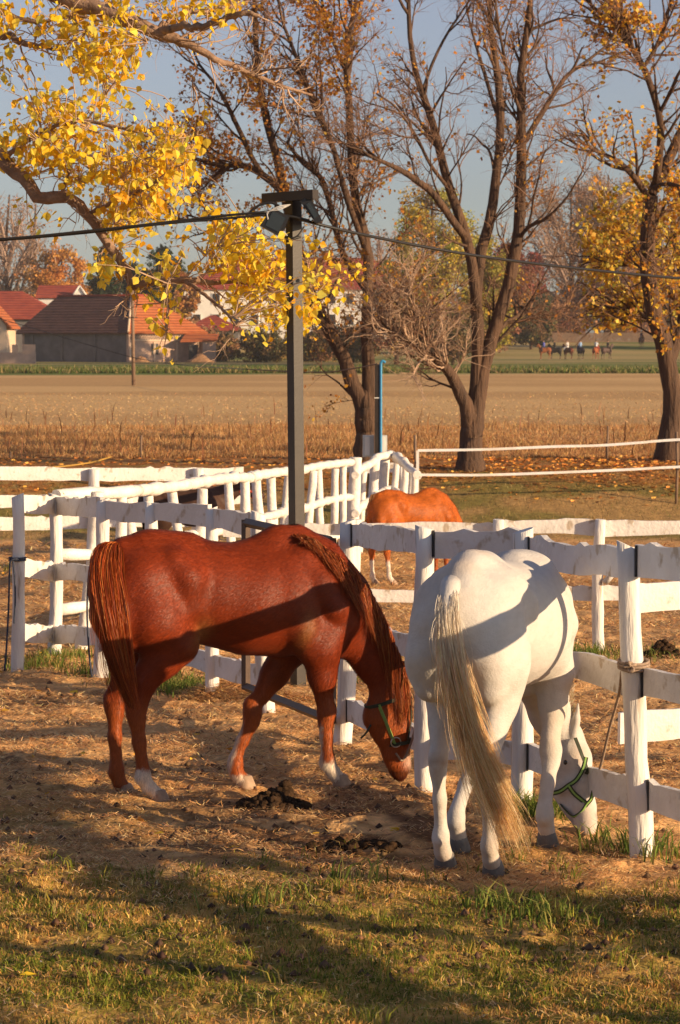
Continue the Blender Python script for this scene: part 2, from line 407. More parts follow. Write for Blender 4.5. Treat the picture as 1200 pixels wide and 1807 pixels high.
def farm_house():
    D = 300.0
    C = at(226, 637, D); z0 = C.z; ez = at(226, 585, D).z; rz = at(226, 523, D).z+.15
    S = D/F
    # long side runs left and away, lit side runs right and away
    W = Vector((C.x-13.4, D+7.4, z0)); E = Vector((C.x+8.2, D+5.5, z0))
    B = W+(E-C); 
    root = empty('farmhouse', tuple(C)); tag(root, 'long farmhouse in the meadow with old dark tiled roof and sunlit orange tiled end', 'house')
    def wall(name, a, b, m, h0=z0, h1=ez):
        d = (b-a); d.z = 0; n = Vector((d.y, -d.x, 0)).normalized()*.15
        V, Fc = poly_prism([a+n*0, b+n*0, b-n*2, a-n*2], h0-.5, h1); obj(name, V, Fc, m, root, smooth=False)
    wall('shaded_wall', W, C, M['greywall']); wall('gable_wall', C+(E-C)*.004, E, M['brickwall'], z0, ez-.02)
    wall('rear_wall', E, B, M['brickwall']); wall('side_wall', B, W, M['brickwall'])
    ov = .5
    dl = (W-C).normalized(); dr = (E-C).normalized()
    cE = C-dl*ov-dr*ov; wE = W+dl*ov-dr*ov; eE = E+dr*ov-dl*ov; bE = B+dl*ov+dr*ov
    m = (C+B)/2
    R2 = C+dl*3.6+dr*3.9; R1 = W-dl*1.0+dr*3.9; R3 = C+dl*3.6+dr*6.0
    for p in (cE, wE, eE, bE): p.z = ez-.1
    for p in (R1, R2, R3): p.z = rz
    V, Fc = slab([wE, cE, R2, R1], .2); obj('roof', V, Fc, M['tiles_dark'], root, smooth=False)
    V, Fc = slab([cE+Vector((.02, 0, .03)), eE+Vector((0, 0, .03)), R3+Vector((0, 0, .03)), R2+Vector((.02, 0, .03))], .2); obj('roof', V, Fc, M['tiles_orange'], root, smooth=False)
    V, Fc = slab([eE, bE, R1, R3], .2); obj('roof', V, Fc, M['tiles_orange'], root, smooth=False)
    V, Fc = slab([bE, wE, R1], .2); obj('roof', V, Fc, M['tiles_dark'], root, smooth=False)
    V, Fc = tube([cE+Vector((0, -.05, .05)), R2+Vector((0, -.05, .1))], .14, 6); obj('ridge_cap', V, Fc, M['cream'], root)
    V, Fc = tube([R1+Vector((0, 0, .05)), R2+Vector((0, 0, .05)), R3+Vector((0, 0, .05))], .14, 6); obj('ridge_cap', V, Fc, M['tiles_red'], root)
    # posts in the shaded wall, ventilation lattice under the eave of the lit wall
    nl = Vector((dl.y, -dl.x, 0)); nl = nl if nl.y < 0 else -nl
    nr = Vector((dr.y, -dr.x, 0)); nr = nr if nr.y < 0 else -nr
    for k, t in enumerate((.0, .31, .62, .9)):
        p = C+(W-C)*t+nl*.06; V, Fc = box((p.x, p.y, (z0+ez)/2-.2), (.35, .2, ez-z0-.1), math.atan2(dl.y, dl.x)); obj('pilaster', V, Fc, M['brickwall'] if k == 0 else M['greywall'], root, smooth=False)
    mb = MB(); L = (E-C).length
    for k in range(int(L/.34)):
        for j in range(4):
            p = C+dr*(.25+k*.34+(j % 2)*.17)+nr*.05; z = ez-.25-j*.2
            if p is not None and .25+k*.34 < L-.3:
                V, Fc = box((p.x, p.y, z), (.15, .12, .11), math.atan2(dr.y, dr.x)+PI/4*0); mb.add(V, Fc)
    tag(mb.build('vent_lattice', M['dark'], root, smooth=False), kind='stuff')
    for t in (.02, .35, .66, .97):
        p = C+(E-C)*t+nr*.06; V, Fc = box((p.x, p.y, (z0+ez)/2-.6), (.25, .14, ez-z0-1.2), math.atan2(dr.y, dr.x)); obj('pilaster', V, Fc, M['cream'], root, smooth=False)
    p = C+(E-C)*.5+nr*.06; V, Fc = box((p.x, p.y, ez-1.02), (L, .14, .16), math.atan2(dr.y, dr.x)); obj('ring_beam', V, Fc, M['cream'], root, smooth=False)
    p = C+(E-C)*.36+nr*.04; V, Fc = box((p.x, p.y, z0+1.4), (.9, .12, 1.3), math.atan2(dr.y, dr.x)); obj('window', V, Fc, M['dark'], root, smooth=False)
    # small porch on the far right
    sh = empty('brick_shed', (E.x, E.y-1.5, z0)); tag(sh, 'small brick shed with red tiled lean-to roof beside the orange roofed farmhouse', 'shed')
    V, Fc = box((E.x+.9, E.y-2.4, z0+1.1), (1.6, 2.0, 2.6), .3); obj('wall', V, Fc, M['brickwall'], sh, smooth=False)
    V, Fc = box((E.x-.75, E.y-3.3, z0+1.0), (1.0, .2, 1.8), .3); obj('doorway', V, Fc, M['dark'], sh, smooth=False)
    V, Fc = slab([(E.x-2.2, E.y-4, z0+2.35), (E.x+2.0, E.y-3.6, z0+2.45), (E.x+2.2, E.y-1.2, z0+3.2), (E.x-1.8, E.y-1.2, z0+3.2)], .15); obj('roof', V, Fc, M['tiles_orange'], sh, smooth=False)
farm_house()

def simple_house(name, label, px0, px1, pyb, pye, pyr, D, depth, wallm, roofm, wins=(), gable=None, storeys=1):
    a = at(px0, pyb, D); b = at(px1, pyb, D); z0 = float(min(a.z, gz(a.x, D))); ez = at(px0, pye, D).z; rz = at(px0, pyr, D).z
    root = empty(name, (a.x, D, z0)); tag(root, label, 'house' if storeys == 1 else 'building')
    V, Fc = poly_prism([(a.x, D, 0), (b.x, D, 0), (b.x, D+depth, 0), (a.x, D+depth, 0)], z0-.5, ez); obj('wall', V, Fc, wallm, root, smooth=False)
    o = .5
    e = [Vector((a.x-o, D-o, ez-.1)), Vector((b.x+o, D-o, ez-.1)), Vector((b.x+o, D+depth+o, ez-.1)), Vector((a.x-o, D+depth+o, ez-.1))]
    hip = min(depth*.5, (b.x-a.x)*.45)
    r0 = Vector((a.x+hip, D+depth/2, rz)); r1 = Vector((b.x-hip, D+depth/2, rz))
    for q in ([e[0], e[1], r1, r0], [e[1], e[2], r1], [e[2], e[3], r0, r1], [e[3], e[0], r0]):
        V, Fc = slab(q, .2); obj('roof', V, Fc, roofm, root, smooth=False)
    for (x0, x1, y0, y1) in wins:
        p = at(x0, y0, D); q = at(x1, y1, D)
        fr = empty  # frame + pane
        V, Fc = box(((p.x+q.x)/2, D-.02, (p.z+q.z)/2), (q.x-p.x+.3, .16, p.z-q.z+.3)); w = obj('window', V, Fc, M['whitewall'], root, smooth=False)
        V, Fc = box(((p.x+q.x)/2, D-.06, (p.z+q.z)/2), (q.x-p.x, .14, p.z-q.z)); obj('pane', V, Fc, M['dark'], w, smooth=False)
    return root
simple_house('farmhouse', 'low farmhouse with bright red tiled roof behind the dark roofed one at the left edge', -90, 105, 620, 560, 512, 330, 11, M['greywall'], M['tiles_red'])
def gable_house():
    D = 345.0; a = at(62, 600, D); b = at(152, 600, D); e = at(62, 524, D).z; r = at(62, 506, D).z; z0 = a.z
    root = empty('cottage', (a.x, D, z0)); tag(root, 'cottage with a small white gable peeking over the dark farmhouse roof', 'house')
    g0 = at(128, 524, D).x; g1 = at(152, 524, D).x
    V, Fc = poly_prism([(a.x, D, 0), (g1-.1, D, 0), (g1-.1, D+9, 0), (a.x, D+9, 0)], z0, e); obj('wall', V, Fc, M['whitewall'], root, smooth=False)
    V = [(g0, D-.1, e), (g1, D-.1, e), ((g0+g1)/2, D-.1, r), (g0, D+.3, e), (g1, D+.3, e), ((g0+g1)/2, D+.3, r)]
    obj('gable', V, [(0, 1, 2), (5, 4, 3), (0, 3, 4, 1), (1, 4, 5, 2), (2, 5, 3, 0)], M['whitewall'], root, smooth=False)
    V, Fc = slab([(a.x, D-.3, e), (g0+.2, D-.3, e), ((g0+g1)/2-.1, D+4, r+.3), (a.x, D+4, r+.3)], .2); obj('roof', V, Fc, M['tiles_red'], root, smooth=False)
    for s, g in ((-1, g0), (1, g1)):
        V, Fc = tube([(g+s*.25, D-.25, e-.15), ((g0+g1)/2, D-.25, r+.12)], .12, 5); obj('barge_board', V, Fc, M['whitewall'], root)
gable_house()
simple_house('storey_building', 'white multi storey building with long red hipped roof behind the trees', 322, 742, 632, 508, 452, 420, 16, M['whitewall'], M['tiles_red'], storeys=3,
    wins=[(x, x+13, 518+q*37, 536+q*37) for q in range(2) for x in range(340, 730, 34)])
simple_house('annex', 'low annex with dark red roof between the farmhouse and the steel pole', 325, 420, 632, 580, 556, 370, 9, M['greywall'], M['tiles_red'])
def near_barn():
    D = 285.0
    root = empty('small_barn', tuple(at(-30, 638, D))); tag(root, 'cream walled barn with sloping roof cut by the left edge of the view', 'barn')
    a = at(-70, 638, D); b = at(11, 638, D); z0 = a.z-.3; e = at(11, 575, D).z
    V = [(a.x, D, z0), (b.x, D, z0), (b.x, D, e), ((a.x+b.x)/2, D, e+3.0), (a.x, D, e)]; V += [(v[0], D+8, v[2]) for v in V]
    obj('wall', V, [(0, 1, 2, 3, 4), (9, 8, 7, 6, 5), (0, 5, 6, 1), (1, 6, 7, 2), (4, 9, 5, 0), (2, 7, 8, 3), (3, 8, 9, 4)], M['cream'], root, smooth=False)
    x = (a.x+b.x)/2
    V, Fc = slab([(x, D-.4, e+3.2), (b.x+.5, D-.4, e-.15), (b.x+.5, D+8.4, e-.15), (x, D+8.4, e+3.2)], .2); obj('roof', V, Fc, M['tiles_orange'], root, smooth=False)
    V, Fc = slab([(x, D+8.4, e+3.2), (a.x-.5, D+8.4, e-.15), (a.x-.5, D-.4, e-.15), (x, D-.4, e+3.2)], .2); obj('roof', V, Fc, M['tiles_orange'], root, smooth=False)
    D = 280.0; w = empty('brick_wall', tuple(at(30, 640, D))); tag(w, 'half built low brick wall beside the cream barn at left', 'wall')
    a = at(-10, 636, D); b = at(62, 636, D); h = at(62, 622, D).z
    V, Fc = poly_prism([(a.x, D, 0), (b.x, D, 0), (b.x, D+.3, 0), (a.x, D+.3, 0)], a.z-.4, h); obj('wall', V, Fc, M['brickwall'], w, smooth=False)
    for x0, x1 in ((20, 30), (38, 61)):
        p = at(x0, 608, D); q = at(x1, 622, D); V, Fc = poly_prism([(p.x, D, 0), (q.x, D, 0), (q.x, D+.3, 0), (p.x, D+.3, 0)], h, p.z); obj('pier', V, Fc, M['brickwall'], w, smooth=False)
near_barn()
def mound(px, py, D, wpx, hpx, m, label, name='dirt_mound', seed=0, cat='mound'):
    c = at(px, py, D); c.z = float(gz(c.x, c.y)); w = wpx*D/F; h = hpx*D/F; rr = np.random.RandomState(seed)
    n, k = 24, 9; V = []; Fc = []
    for j in range(k):
        t = j/(k-1); r = w*.5*(1-t)
        for i in range(n):
            a = 2*PI*i/n; q = 1+.35*(vnoise(i*.7, j*.8, seed)-.5)
            V.append((c.x+math.cos(a)*r*q, c.y+math.sin(a)*r*q*.8, c.z-.03*h+h*(sstep(0, 1, t))*(1+.3*(vnoise(i*.5, j*.9, seed+5)-.5))))
    for j in range(k-1):
        for i in range(n): Fc.append((j*n+i, j*n+(i+1) % n, (j+1)*n+(i+1) % n, (j+1)*n+i))
    o = obj(name, V, Fc, m, origin=(c.x, c.y, c.z)); tag(o, label, cat); return o
mound(352, 639, 292, 60, 14, M['soil'], 'heap of orange earth in front of the brick shed', seed=3)
mound(248, 640, 292, 40, 10, M['soil'], 'low heap of earth under the sunlit farmhouse wall', seed=4)

# utility pole in the field and its thin wires
up = gnd(235, 681)
V, Fc = tube([up-V3(0, 0, .2), at(232.5, 512, up.y)], [.11, .085], 10); root = empty('utility_pole', tuple(up)); tag(root, 'bare wooden utility pole standing in the dry field', 'utility pole')
obj('post', V, Fc, M['wood'], root)
V, Fc = tube([at(232.5, 560, up.y-.1)+V3(-.3, 0, 0), at(232.5, 560, up.y-.1)+V3(.3, 0, 0)], .03, 6); obj('bracket', V, Fc, M['steel'], root)
def cable(pts, r, m, name, label, n=40, sides=6, cat='cable'):
    P = spline(pts, n); V, Fc = tube(P, r, sides); o = obj(name, V, Fc, m); tag(o, label, cat); return o
cable([at(-80, 540, 150), at(60, 580, 145), at(160, 610, 141), at(240, 632, 139), at(330, 645, 138), at(440, 652, 120)], .02, M['cable'], 'wire', 'thin dark wire sagging past the wooden utility pole', cat='wire')
cable([at(440, 652, 60), at(560, 657, 53), at(620, 651, 50), at(668, 642, 47.6)], .012, M['wood'], 'wire', 'thin twisted wire running to the post with the blue pipe', cat='wire')

# ------------------------------------------------------------------ fences
def post_pts(t, b, n=9, bend=.012, rs=RS):
    t = Vector(t); b = Vector(b); P = []
    q1, q2 = rs.normal()*bend, rs.normal()*bend
    for k in range(n):
        u = k/(n-1); p = b.lerp(t, u); p = p+Vector((q1*math.sin(u*PI)+rs.normal()*bend*.25, q2*math.sin(u*PI), 0)); P.append(p)
    return P
def add_post(root, t, b, r, m, seed=0, name='post', sides=14, slant=0.0):
    if m is M['paint']: m = M['paintpost']
    b = Vector(b)-V3(0, 0, .15); P = post_pts(t, b)
    rad = [r*(1.08-.16*k/(len(P)-1)+.05*math.sin(k*2.1+seed)) for k in range(len(P))]
    V, Fc = tube(P, rad, sides, True, .20, seed)
    if slant:
        for i in range(len(V)-sides, len(V)): V[i] = V[i]+V3(0, 0, (V[i].x-P[-1].x)*slant)
    return obj(name, V, Fc, m, root)
def add_plank(root, p0, p1, w, th, m, seed=0, wob=.07, name='rail', off=None):
    """live edge plank between two points, upright, with wavy edges"""
    p0 = Vector(p0); p1 = Vector(p1); d = p1-p0; L = d.length; n = max(8, int(L/.07)); dn = d.normalized()
    hn = Vector((dn.y, -dn.x, 0)).normalized(); up = hn.cross(dn) if hn.cross(dn).z > 0 else dn.cross(hn)
    rr = np.random.RandomState(seed+5); V = []; s0 = rr.rand()*50
    sag = rr.normal()*.012
    for k in range(n):
        u = k/(n-1); c = p0.lerp(p1, u)+up*(sag*math.sin(u*PI)); 
        e1 = (float(fbm(s0+u*L*3, 0.5, seed, 3))-.5)*w*wob*5; e2 = (float(fbm(s0+u*L*2.2, 7.5, seed, 3))-.5)*w*wob*4
        if rr.rand() < .06: e1 += w*.12
        hw = w/2; tw = (float(vnoise(u*L*1.3, s0, seed))-.5)*.012
        for (sv, sh) in ((1, -1), (1, 1), (-1, 1), (-1, -1)):
            V.append(c+up*(sv*hw+(e1 if sv > 0 else e2))+hn*(sh*th/2+tw))
        # bevel feel comes from four extra mid verts
    Fc = []
    for k in range(n-1):
        for j in range(4):
            j2 = (j+1) % 4; Fc.append((k*4+j, (k+1)*4+j, (k+1)*4+j2, k*4+j2))
    Fc.append((0, 1, 2, 3)); Fc.append(((n-1)*4+3, (n-1)*4+2, (n-1)*4+1, (n-1)*4))
    return obj(name, V, Fc, m, root, smooth=False)
def add_log(root, p0, p1, r, m, seed=0, name='rail'):
    p0 = Vector(p0); p1 = Vector(p1); L = (p1-p0).length; n = max(6, int(L/.16)); rr = np.random.RandomState(seed); P = []
    a, b = rr.normal()*.025, rr.normal()*.02
    for k in range(n):
        u = k/(n-1); c = p0.lerp(p1, u)+V3(a*math.sin(u*PI*2), 0, b*math.sin(u*PI)); P.append(c)
    rad = [r*(1+.10*math.sin(k*1.7+seed)+(.35 if rr.rand() < .12 else 0)*rr.rand()) for k in range(n)]
    V, Fc = tube(P, rad, 10, True, .16, seed); return obj(name, V, Fc, m, root)

# near plank fence on the right (camera side face in shade)
NF = [  # top px, base px, radius
    ((615, 920), (604, 1312), .054), ((749, 930), (752, 1396), .054), ((925, 936), (921, 1420), .052), ((1108, 962), (1137, 1512), .052)]
def near_fence():
    pts = []
    for t, b, r in NF:
        B = gnd(*b); pts.append((at(t[0], t[1], B.y), B, r))
    D = pts[-1][1]
    for k, (dx, dy) in enumerate(((.48, -1.5), (1.18, -3.0), (1.85, -4.5), (2.55, -6.1), (3.2, -7.7))):
        x, y = D.x+dx, D.y+dy; z = float(gz(x, y)); pts.append((V3(x, y, z+1.52), V3(x, y, z), .062))
    root = empty('plank_fence', tuple(pts[0][1])); tag(root, 'whitewashed plank fence in the foreground that the white horse is tied to', 'fence')
    for k, (t, b, r) in enumerate(pts): add_post(root, t, b, r, M['paint'], 20+k, slant=(-.5 if k == 3 else .3*(-1)**k))
    H = [[(1.36, 1.41), (1.41, 1.42), (1.41, 1.43), (1.44, 1.44)], [(.74, .80), (.78, .80), (.80, .84), (.86, .86)], [(.22, .26), (.25, .27), (.27, .29), (.31, .31)]]
    for k in range(len(pts)-1):
        t0, b0, r0 = pts[k]; t1, b1, r1 = pts[k+1]
        for j in range(3):
            h0, h1 = H[j][min(k, 3)]
            if k == 2 and j == 0: h0, h1 = 1.40, 1.43
            p0 = b0.lerp(t0, h0/((t0-b0).length)); p1 = b1.lerp(t1, h1/((t1-b1).length))
            d = (p1-p0).normalized(); hn = V3(-d.y, d.x, 0).normalized(); hn = hn if hn.x > 0 else -hn
            o = hn*.055*0+hn*.03
            add_plank(root, p0+d*.045+o, p1-d*.03+o, (.150, .135, .135)[j]*(1+.06*math.sin(k*3+j)), .035, M['paint'], 100+k*7+j)
            q0 = p0+d*.062+o-hn*.0; V, Fc = box((q0.x-hn.x*.021, q0.y-hn.y*.021, q0.z), (.016, .006, .15), math.atan2(d.y, d.x))
            obj('strap', V, Fc, M['blackplastic'], root, smooth=False)  # dark strip standing in for the dark gap between rail and post
    return pts
NFP = near_fence()

# left plank fence
def left_fence():
    spec = [((30, 874), (30, 1184), .046), ((97, 873), (93, 1162), .05), ((181, 882), (177, 1197), .052), ((265, 888), (262, 1215), .048), ((373, 897), (373, 1234), .046), ((455, 905), (474, 1262), .052)]
    ys = [((890, 893), (1000, 1010), (1116, 1120)), ((893, 896), (1010, 1018), (1120, 1126)), ((898, 905), (1020, 1030), (1126, 1150)), ((905, 912), (1035, 1050), (1150, 1172)), ((916, 928), (1055, 1070), (1176, 1192))]
    pts = []
    for t, b, r in spec:
        B = gnd(*b); pts.append((at(t[0], t[1], B.y), B, r, t, b))
    root = empty('plank_fence', tuple(pts[0][1])); tag(root, 'short whitewashed plank fence at left behind the chestnut horse, ending at the metal gate', 'fence')
    for k, (t, b, r, _, _) in enumerate(pts): add_post(root, t, b, r, M['paint'], 60+k, slant=.35*(-1)**k)
    for k in range(5):
        for j in range(3):
            P = []
            for e, q in ((0, k), (1, k+1)):
                t, b, r, tp, bp = pts[q]; y = ys[k][j][e]; u = (bp[1]-y)/(bp[1]-tp[1]); P.append(b.lerp(t, u))
            d = (P[1]-P[0]).normalized(); add_plank(root, P[0]+d*.04+V3(0, .035, 0), P[1]-d*.03+V3(0, .035, 0), .15, .035, M['paint'], 200+k*7+j)
            q0 = P[0]+d*.062; V, Fc = box((q0.x, q0.y+.012, q0.z), (.014, .006, .13), math.atan2(d.y, d.x)); obj('strap', V, Fc, M['blackplastic'], root, smooth=False)  # added dark strip drawn as the gap at the post edge
    return pts
LFP = left_fence()

# the log fence running back from it, then turning at the corner
def log_fence():
    def P(px, py, y): return at(px, py, y)
    run = [(98, 874, 22.45), (235, 866, 23.6), (330, 855, 26.0), (440, 843, 30.0), (535, 829, 34.0), (620, 816, 38.0)]
    root = empty('log_fence', tuple(gnd(128, 1180))); tag(root, 'long whitewashed round log fence with closely set posts running away towards the trees', 'fence')
    zt = [P(*q).z-float(gz(P(*q).x, q[2])) for q in run]
    for k in range(len(run)-1):
        a = P(*run[k]); b = P(*run[k+1])
        for j, h in enumerate((0, .52, 1.02)):
            d = (b-a).normalized(); add_log(root, a-V3(0, 0, h)-d*(.0 if k == 0 else .1), b-V3(0, 0, h)+d*.1, .052 if j == 0 else .048, M['paintlog'], 300+k*5+j)
    pxs = [150, 209, 238, 270, 318, 346, 403, 430, 461, 484, 500, 521, 541, 561, 585, 604]
    R = spline([P(*q) for q in run], 200)
    for k, px in enumerate(pxs):
        scr = R[:, 0]/R[:, 1]*F+600; i = int(np.argmin(np.abs(scr-px))); p = Vector(R[i]); z = float(gz(p.x, p.y))
        ln = RS.normal()*.05
        add_post(root, V3(p.x+ln, p.y+.08, p.z-.02+RS.normal()*.02), V3(p.x-ln, p.y+.08, z), .045+.012*RS.rand(), M['paintlog'], 340+k, sides=10)
    # corner
    c = empty('log_fence', tuple(gnd(628, 980))); tag(c, 'short curved end of the log fence with a high rail behind the foal', 'fence')
    run = [(629, 838, 38.2), (662, 812, 40.0), (690, 802, 42.0), (716, 818, 40.6), (737, 838, 38.6)]
    for k in range(len(run)-1):
        a = P(*run[k]); b = P(*run[k+1]); d = (b-a).normalized()
        for j, h in enumerate((0, .58, 1.1)): add_log(c, a-V3(0, 0, h)-d*.05, b-V3(0, 0, h)+d*.05, .060, M['paintlog'], 400+k*5+j)
    for k, (px, yt, y, r) in enumerate([(629, 807, 38.2, .085), (643, 832, 39, .05), (664, 808, 40.2, .075), (681, 806, 41.8, .085), (701, 812, 41.6, .05), (716, 822, 40.8, .055), (728, 832, 39.6, .05), (734, 838, 38.9, .05)]):
        t = P(px, yt, y+.1); z = float(gz(t.x, t.y)); add_post(c, t, V3(t.x-.08, t.y, z), r, M['paintlog'], 430+k, sides=10)
log_fence()

def plain_fence(label, a, b, zrel, posts, w, r, seed, ptop, jit=.03):
    """rails between world points a and b (x,y), heights above ground"""
    root = empty('plank_fence', (a[0], a[1], float(gz(*a)))); tag(root, label, 'fence')
    pp = sorted(posts+[0.0, 1.0]) if posts else [0.0, 1.0]
    rr = np.random.RandomState(seed)
    for i in range(len(pp)-1):
        for j, h in enumerate(zrel):
            q = []
            for u in (pp[i], pp[i+1]):
                x = a[0]+(b[0]-a[0])*u; y = a[1]+(b[1]-a[1])*u; q.append(V3(x, y+.03, float(gz(x, y))+h+rr.normal()*jit*.4))
            add_plank(root, q[0], q[1], w*(1+.1*rr.normal()), .03, M['paint'], seed+i*5+j, wob=.06)
    for i, u in enumerate(pp):
        if posts and u in (0.0, 1.0) and u not in posts: continue
        x = a[0]+(b[0]-a[0])*u; y = a[1]+(b[1]-a[1])*u; z = float(gz(x, y))
        add_post(root, V3(x+rr.normal()*.02, y-.05, z+ptop), V3(x, y-.05, z), r, M['paint'], seed+50+i, sides=12)
    return root
# sunlit two-rail fence across the paddock, behind both horses
y = 23.0
X = lambda px, yy: (px-600)/F*yy
a = (X(392, y), y); b = (X(1420, y), y)
plain_fence('sunlit whitewashed two rail fence crossing the paddock behind both grazing horses', a, b, (1.09, .50), [(px-392)/1028 for px in (470, 622, 879, 1060, 1300)], .115, .05, 500, 1.19)
V, Fc = tube([V3(X(1062, y)+.03, y-.09, float(gz(0, y))+.62), V3(X(1062, y)+.10, y-.1, float(gz(0, y))+.70), V3(X(1062, y)+.13, y-.1, float(gz(0, y))+.80)], [.03, .028, .022], 8); o = obj('branch_stub', V, Fc, M['paint']); tag(o, 'white branch stub sticking out of a sunlit fence post at right', 'stub')
# nearer two-rail fence starting behind the tied post at the right edge
y = 14.5
a = (X(1098, y), y); b = (X(1500, y+.6), y+.6)
plain_fence('bright whitewashed two rail fence at the right edge just behind the near fence', a, b, (1.08, .35), [0.45, 1.0], .165, .05, 540, 1.15)
# three-rail fence far left
y = 37.0
a = (X(-220, y), y); b = (X(428, y+1.6), y+1.6)
plain_fence('distant whitewashed three rail fence behind the log fence at left', a, b, (1.24, .84, .52), [(px+220)/648 for px in (-60, 153, 345)], .17, .08, 560, 1.32)
y = 43
plain_fence('short white rail behind the curved end of the log fence', (X(600, y), y), (X(730, y), y), (1.22,), [0.2, 0.9], .16, .05, 580, 1.25)

# metal gate, standing open
def gate():
    A = (V3(*at(433, 1212, 17.9)), V3(*at(433, 922, 17.9))); B = (V3(*at(584, 1272, 16.3)), V3(*at(584, 955, 16.3)))
    root = empty('metal_gate', (A[0].x, A[0].y, float(gz(A[0].x, A[0].y)))); tag(root, 'brown square tube gate frame standing open behind the chestnut horse', 'gate')
    d = (B[0]-A[0]); rz = math.atan2(d.y, d.x)
    def bar(p, q, s=.045, name='frame_bar'):
        dd = (q-p).normalized(); V, Fc = tube([p, q], s*.707, 4, True); obj(name, V, Fc, M['steelbrown'], root, smooth=False)
    bar(A[1], B[1]); bar(A[0], B[0]); bar(A[0]-V3(0, 0, .02), A[1]+V3(0, 0, .02)); bar(B[0]-V3(0, 0, .02), B[1]+V3(0, 0, .02))
    for s in (.25, .8):
        p = A[0].lerp(A[1], s); V, Fc = tube([p-V3(.07, 0, 0), p], .018, 6); obj('hinge', V, Fc, M['steelbrown'], root)
gate()

# steel lamp pole
def lamp_pole():
    y = 19.9; b = at(526, 1216, y); b.z = float(gz(b.x, b.y)); t = at(517, 352, y)
    root = empty('lamp_pole', tuple(b)); tag(root, 'tall dark square steel pole with a crossbar and two floodlights rising behind the chestnut horse', 'lamp pole')
    def sq(p, q, s, name, rot=.0, parent=root):
        V = []; hw = s/2
        p = Vector(p); q = Vector(q); d = (q-p).normalized(); 
        ref = V3(math.cos(rot), math.sin(rot), 0) if abs(d.z) > .7 else V3(0, 0, 1)
        n = (ref-d*ref.dot(d)).normalized(); m = d.cross(n)
        for e in (p, q):
            for i, j in ((-1, -1), (1, -1), (1, 1), (-1, 1)): V.append(e+n*i*hw+m*j*hw)
        return obj(name, V, [(3, 2, 1, 0), (4, 5, 6, 7), (0, 1, 5, 4), (1, 2, 6, 5), (2, 3, 7, 6), (3, 0, 4, 7)], M['steel'], parent, smooth=False)
    sq(b-V3(0, 0, .3), t, .090, 'post', rot=math.radians(-52))
    c0 = at(464, 349, y-.28); c1 = at(566, 343, y+.13)
    d = V3(.62, -.78, 0)
    a0 = at(466, 350, y+.10); a1 = at(556, 343, y-.22)
    sq(a0, a1, .072, 'crossbar')
    for (px, py, ang) in ((486, 392, -.5), (550, 372, .55)):
        p = at(px, py, y-.12); f = empty('floodlight', (0, 0, 0)); f.parent = root; f.location = p-b; f.scale = (1.13, 1.13, 1.13)
        cs, sn = math.cos(ang), math.sin(ang)
        def tl(V): return [(v[0]*cs-v[2]*sn, v[1], v[0]*sn+v[2]*cs) for v in V]
        if px < 500:
            V, Fc = box((0, 0, 0), (.13, .16, .15)); V = [(v[0]*(1+.25*(v[2] < 0)), v[1], v[2]) for v in V]
        else:
            V, Fc = box((0, 0, 0), (.045, .15, .19)); V = [(v[0]*(1+.6*(v[2] > 0)), v[1], v[2]) for v in V]
        h = link('housing', mesh('housing', tl(V), Fc, M['blackplastic'], False), f)
        V, Fc = box((.0, -.082, -.0), (.10 if px < 500 else .03, .006, .11)); link('lens', mesh('lens', tl(V), Fc, M['glass'], False), f)
        V, Fc = tube([(0, .0, .02), (.0, .0, .14)], .012, 6); link('bracket', mesh('bracket', [tuple(v) for v in V], Fc, M['steel']), f)
        for k in range(4):
            V, Fc = box((-.07 if px < 500 else -.035, 0, -.06+k*.035), (.012, .14, .01)); link('fin', mesh('fin', tl(V), Fc, M['blackplastic'], False), f)
    # cable loops at the top
    w = empty('cable_bundle', tuple(at(490, 380, y-.1))); tag(w, 'loops of grey and black cable tied under the crossbar of the lamp pole', 'cables')
    def cb(pp, r, m, k=30): V, Fc = tube(spline([at(*q) for q in pp], k), r, 6); obj('cable', V, Fc, m, w)
    yy = y-.16
    for q in range(3):
        cb([(512-q*2, 361+q, yy), (492, 364+q*3, yy-.05), (473-q, 374, yy-.05), (472+q, 388, yy-.05), (484, 402-q*2, yy), (500, 416-q*3, yy)], .004, M['greycable'])
    cb([(455, 379, yy), (474, 384, yy-.03), (490, 398, yy), (506, 416, yy)], .005, M['greycable'])
    cb([(440, 374, yy), (455, 363, yy), (476, 358, yy), (492, 363, yy)], .009, M['cable'])
    cb([(440, 382, yy), (465, 379, yy), (512, 382, yy), (545, 390, yy)], .012, M['cable'])
    cb([(502, 417, yy+.02), (512, 420, yy-.02), (524, 416, yy-.02), (536, 400, yy)], .006, M['cable'])
    cb([(497, 417, y-.07), (514, 421, y-.09), (529, 418, y-.05)], .010, M['cable'])
    return y
PY = lamp_pole()
cable([at(-260, 436, 19.8), at(0, 422, 19.7), at(150, 408, 19.7), at(260, 396, 19.7), at(330, 388, 19.7), at(400, 380, 19.7), at(470, 374, 19.7)], .010, M['cable'], 'overhead_cable', 'black overhead cable coming in from the left to the lamp pole', 60)
cable([at(-260, 443, 19.8), at(0, 424, 19.73), at(150, 411, 19.73), at(260, 398, 19.7), at(330, 391, 19.7), at(400, 385, 19.7), at(470, 379, 19.7)], .009, M['cable'], 'overhead_cable', 'second black cable twisted along the first from the left to the lamp pole', 60)
cable([at(520, 385, 19.75), at(600, 405, 20.0), at(720, 430, 20.6), at(840, 451, 21.2), at(960, 467, 22.0), at(1080, 480, 23.0), at(1200, 491, 24.0), at(1400, 505, 26)], .012, M['cable'], 'overhead_cable', 'black overhead cable running from the lamp pole out to the right', 80)

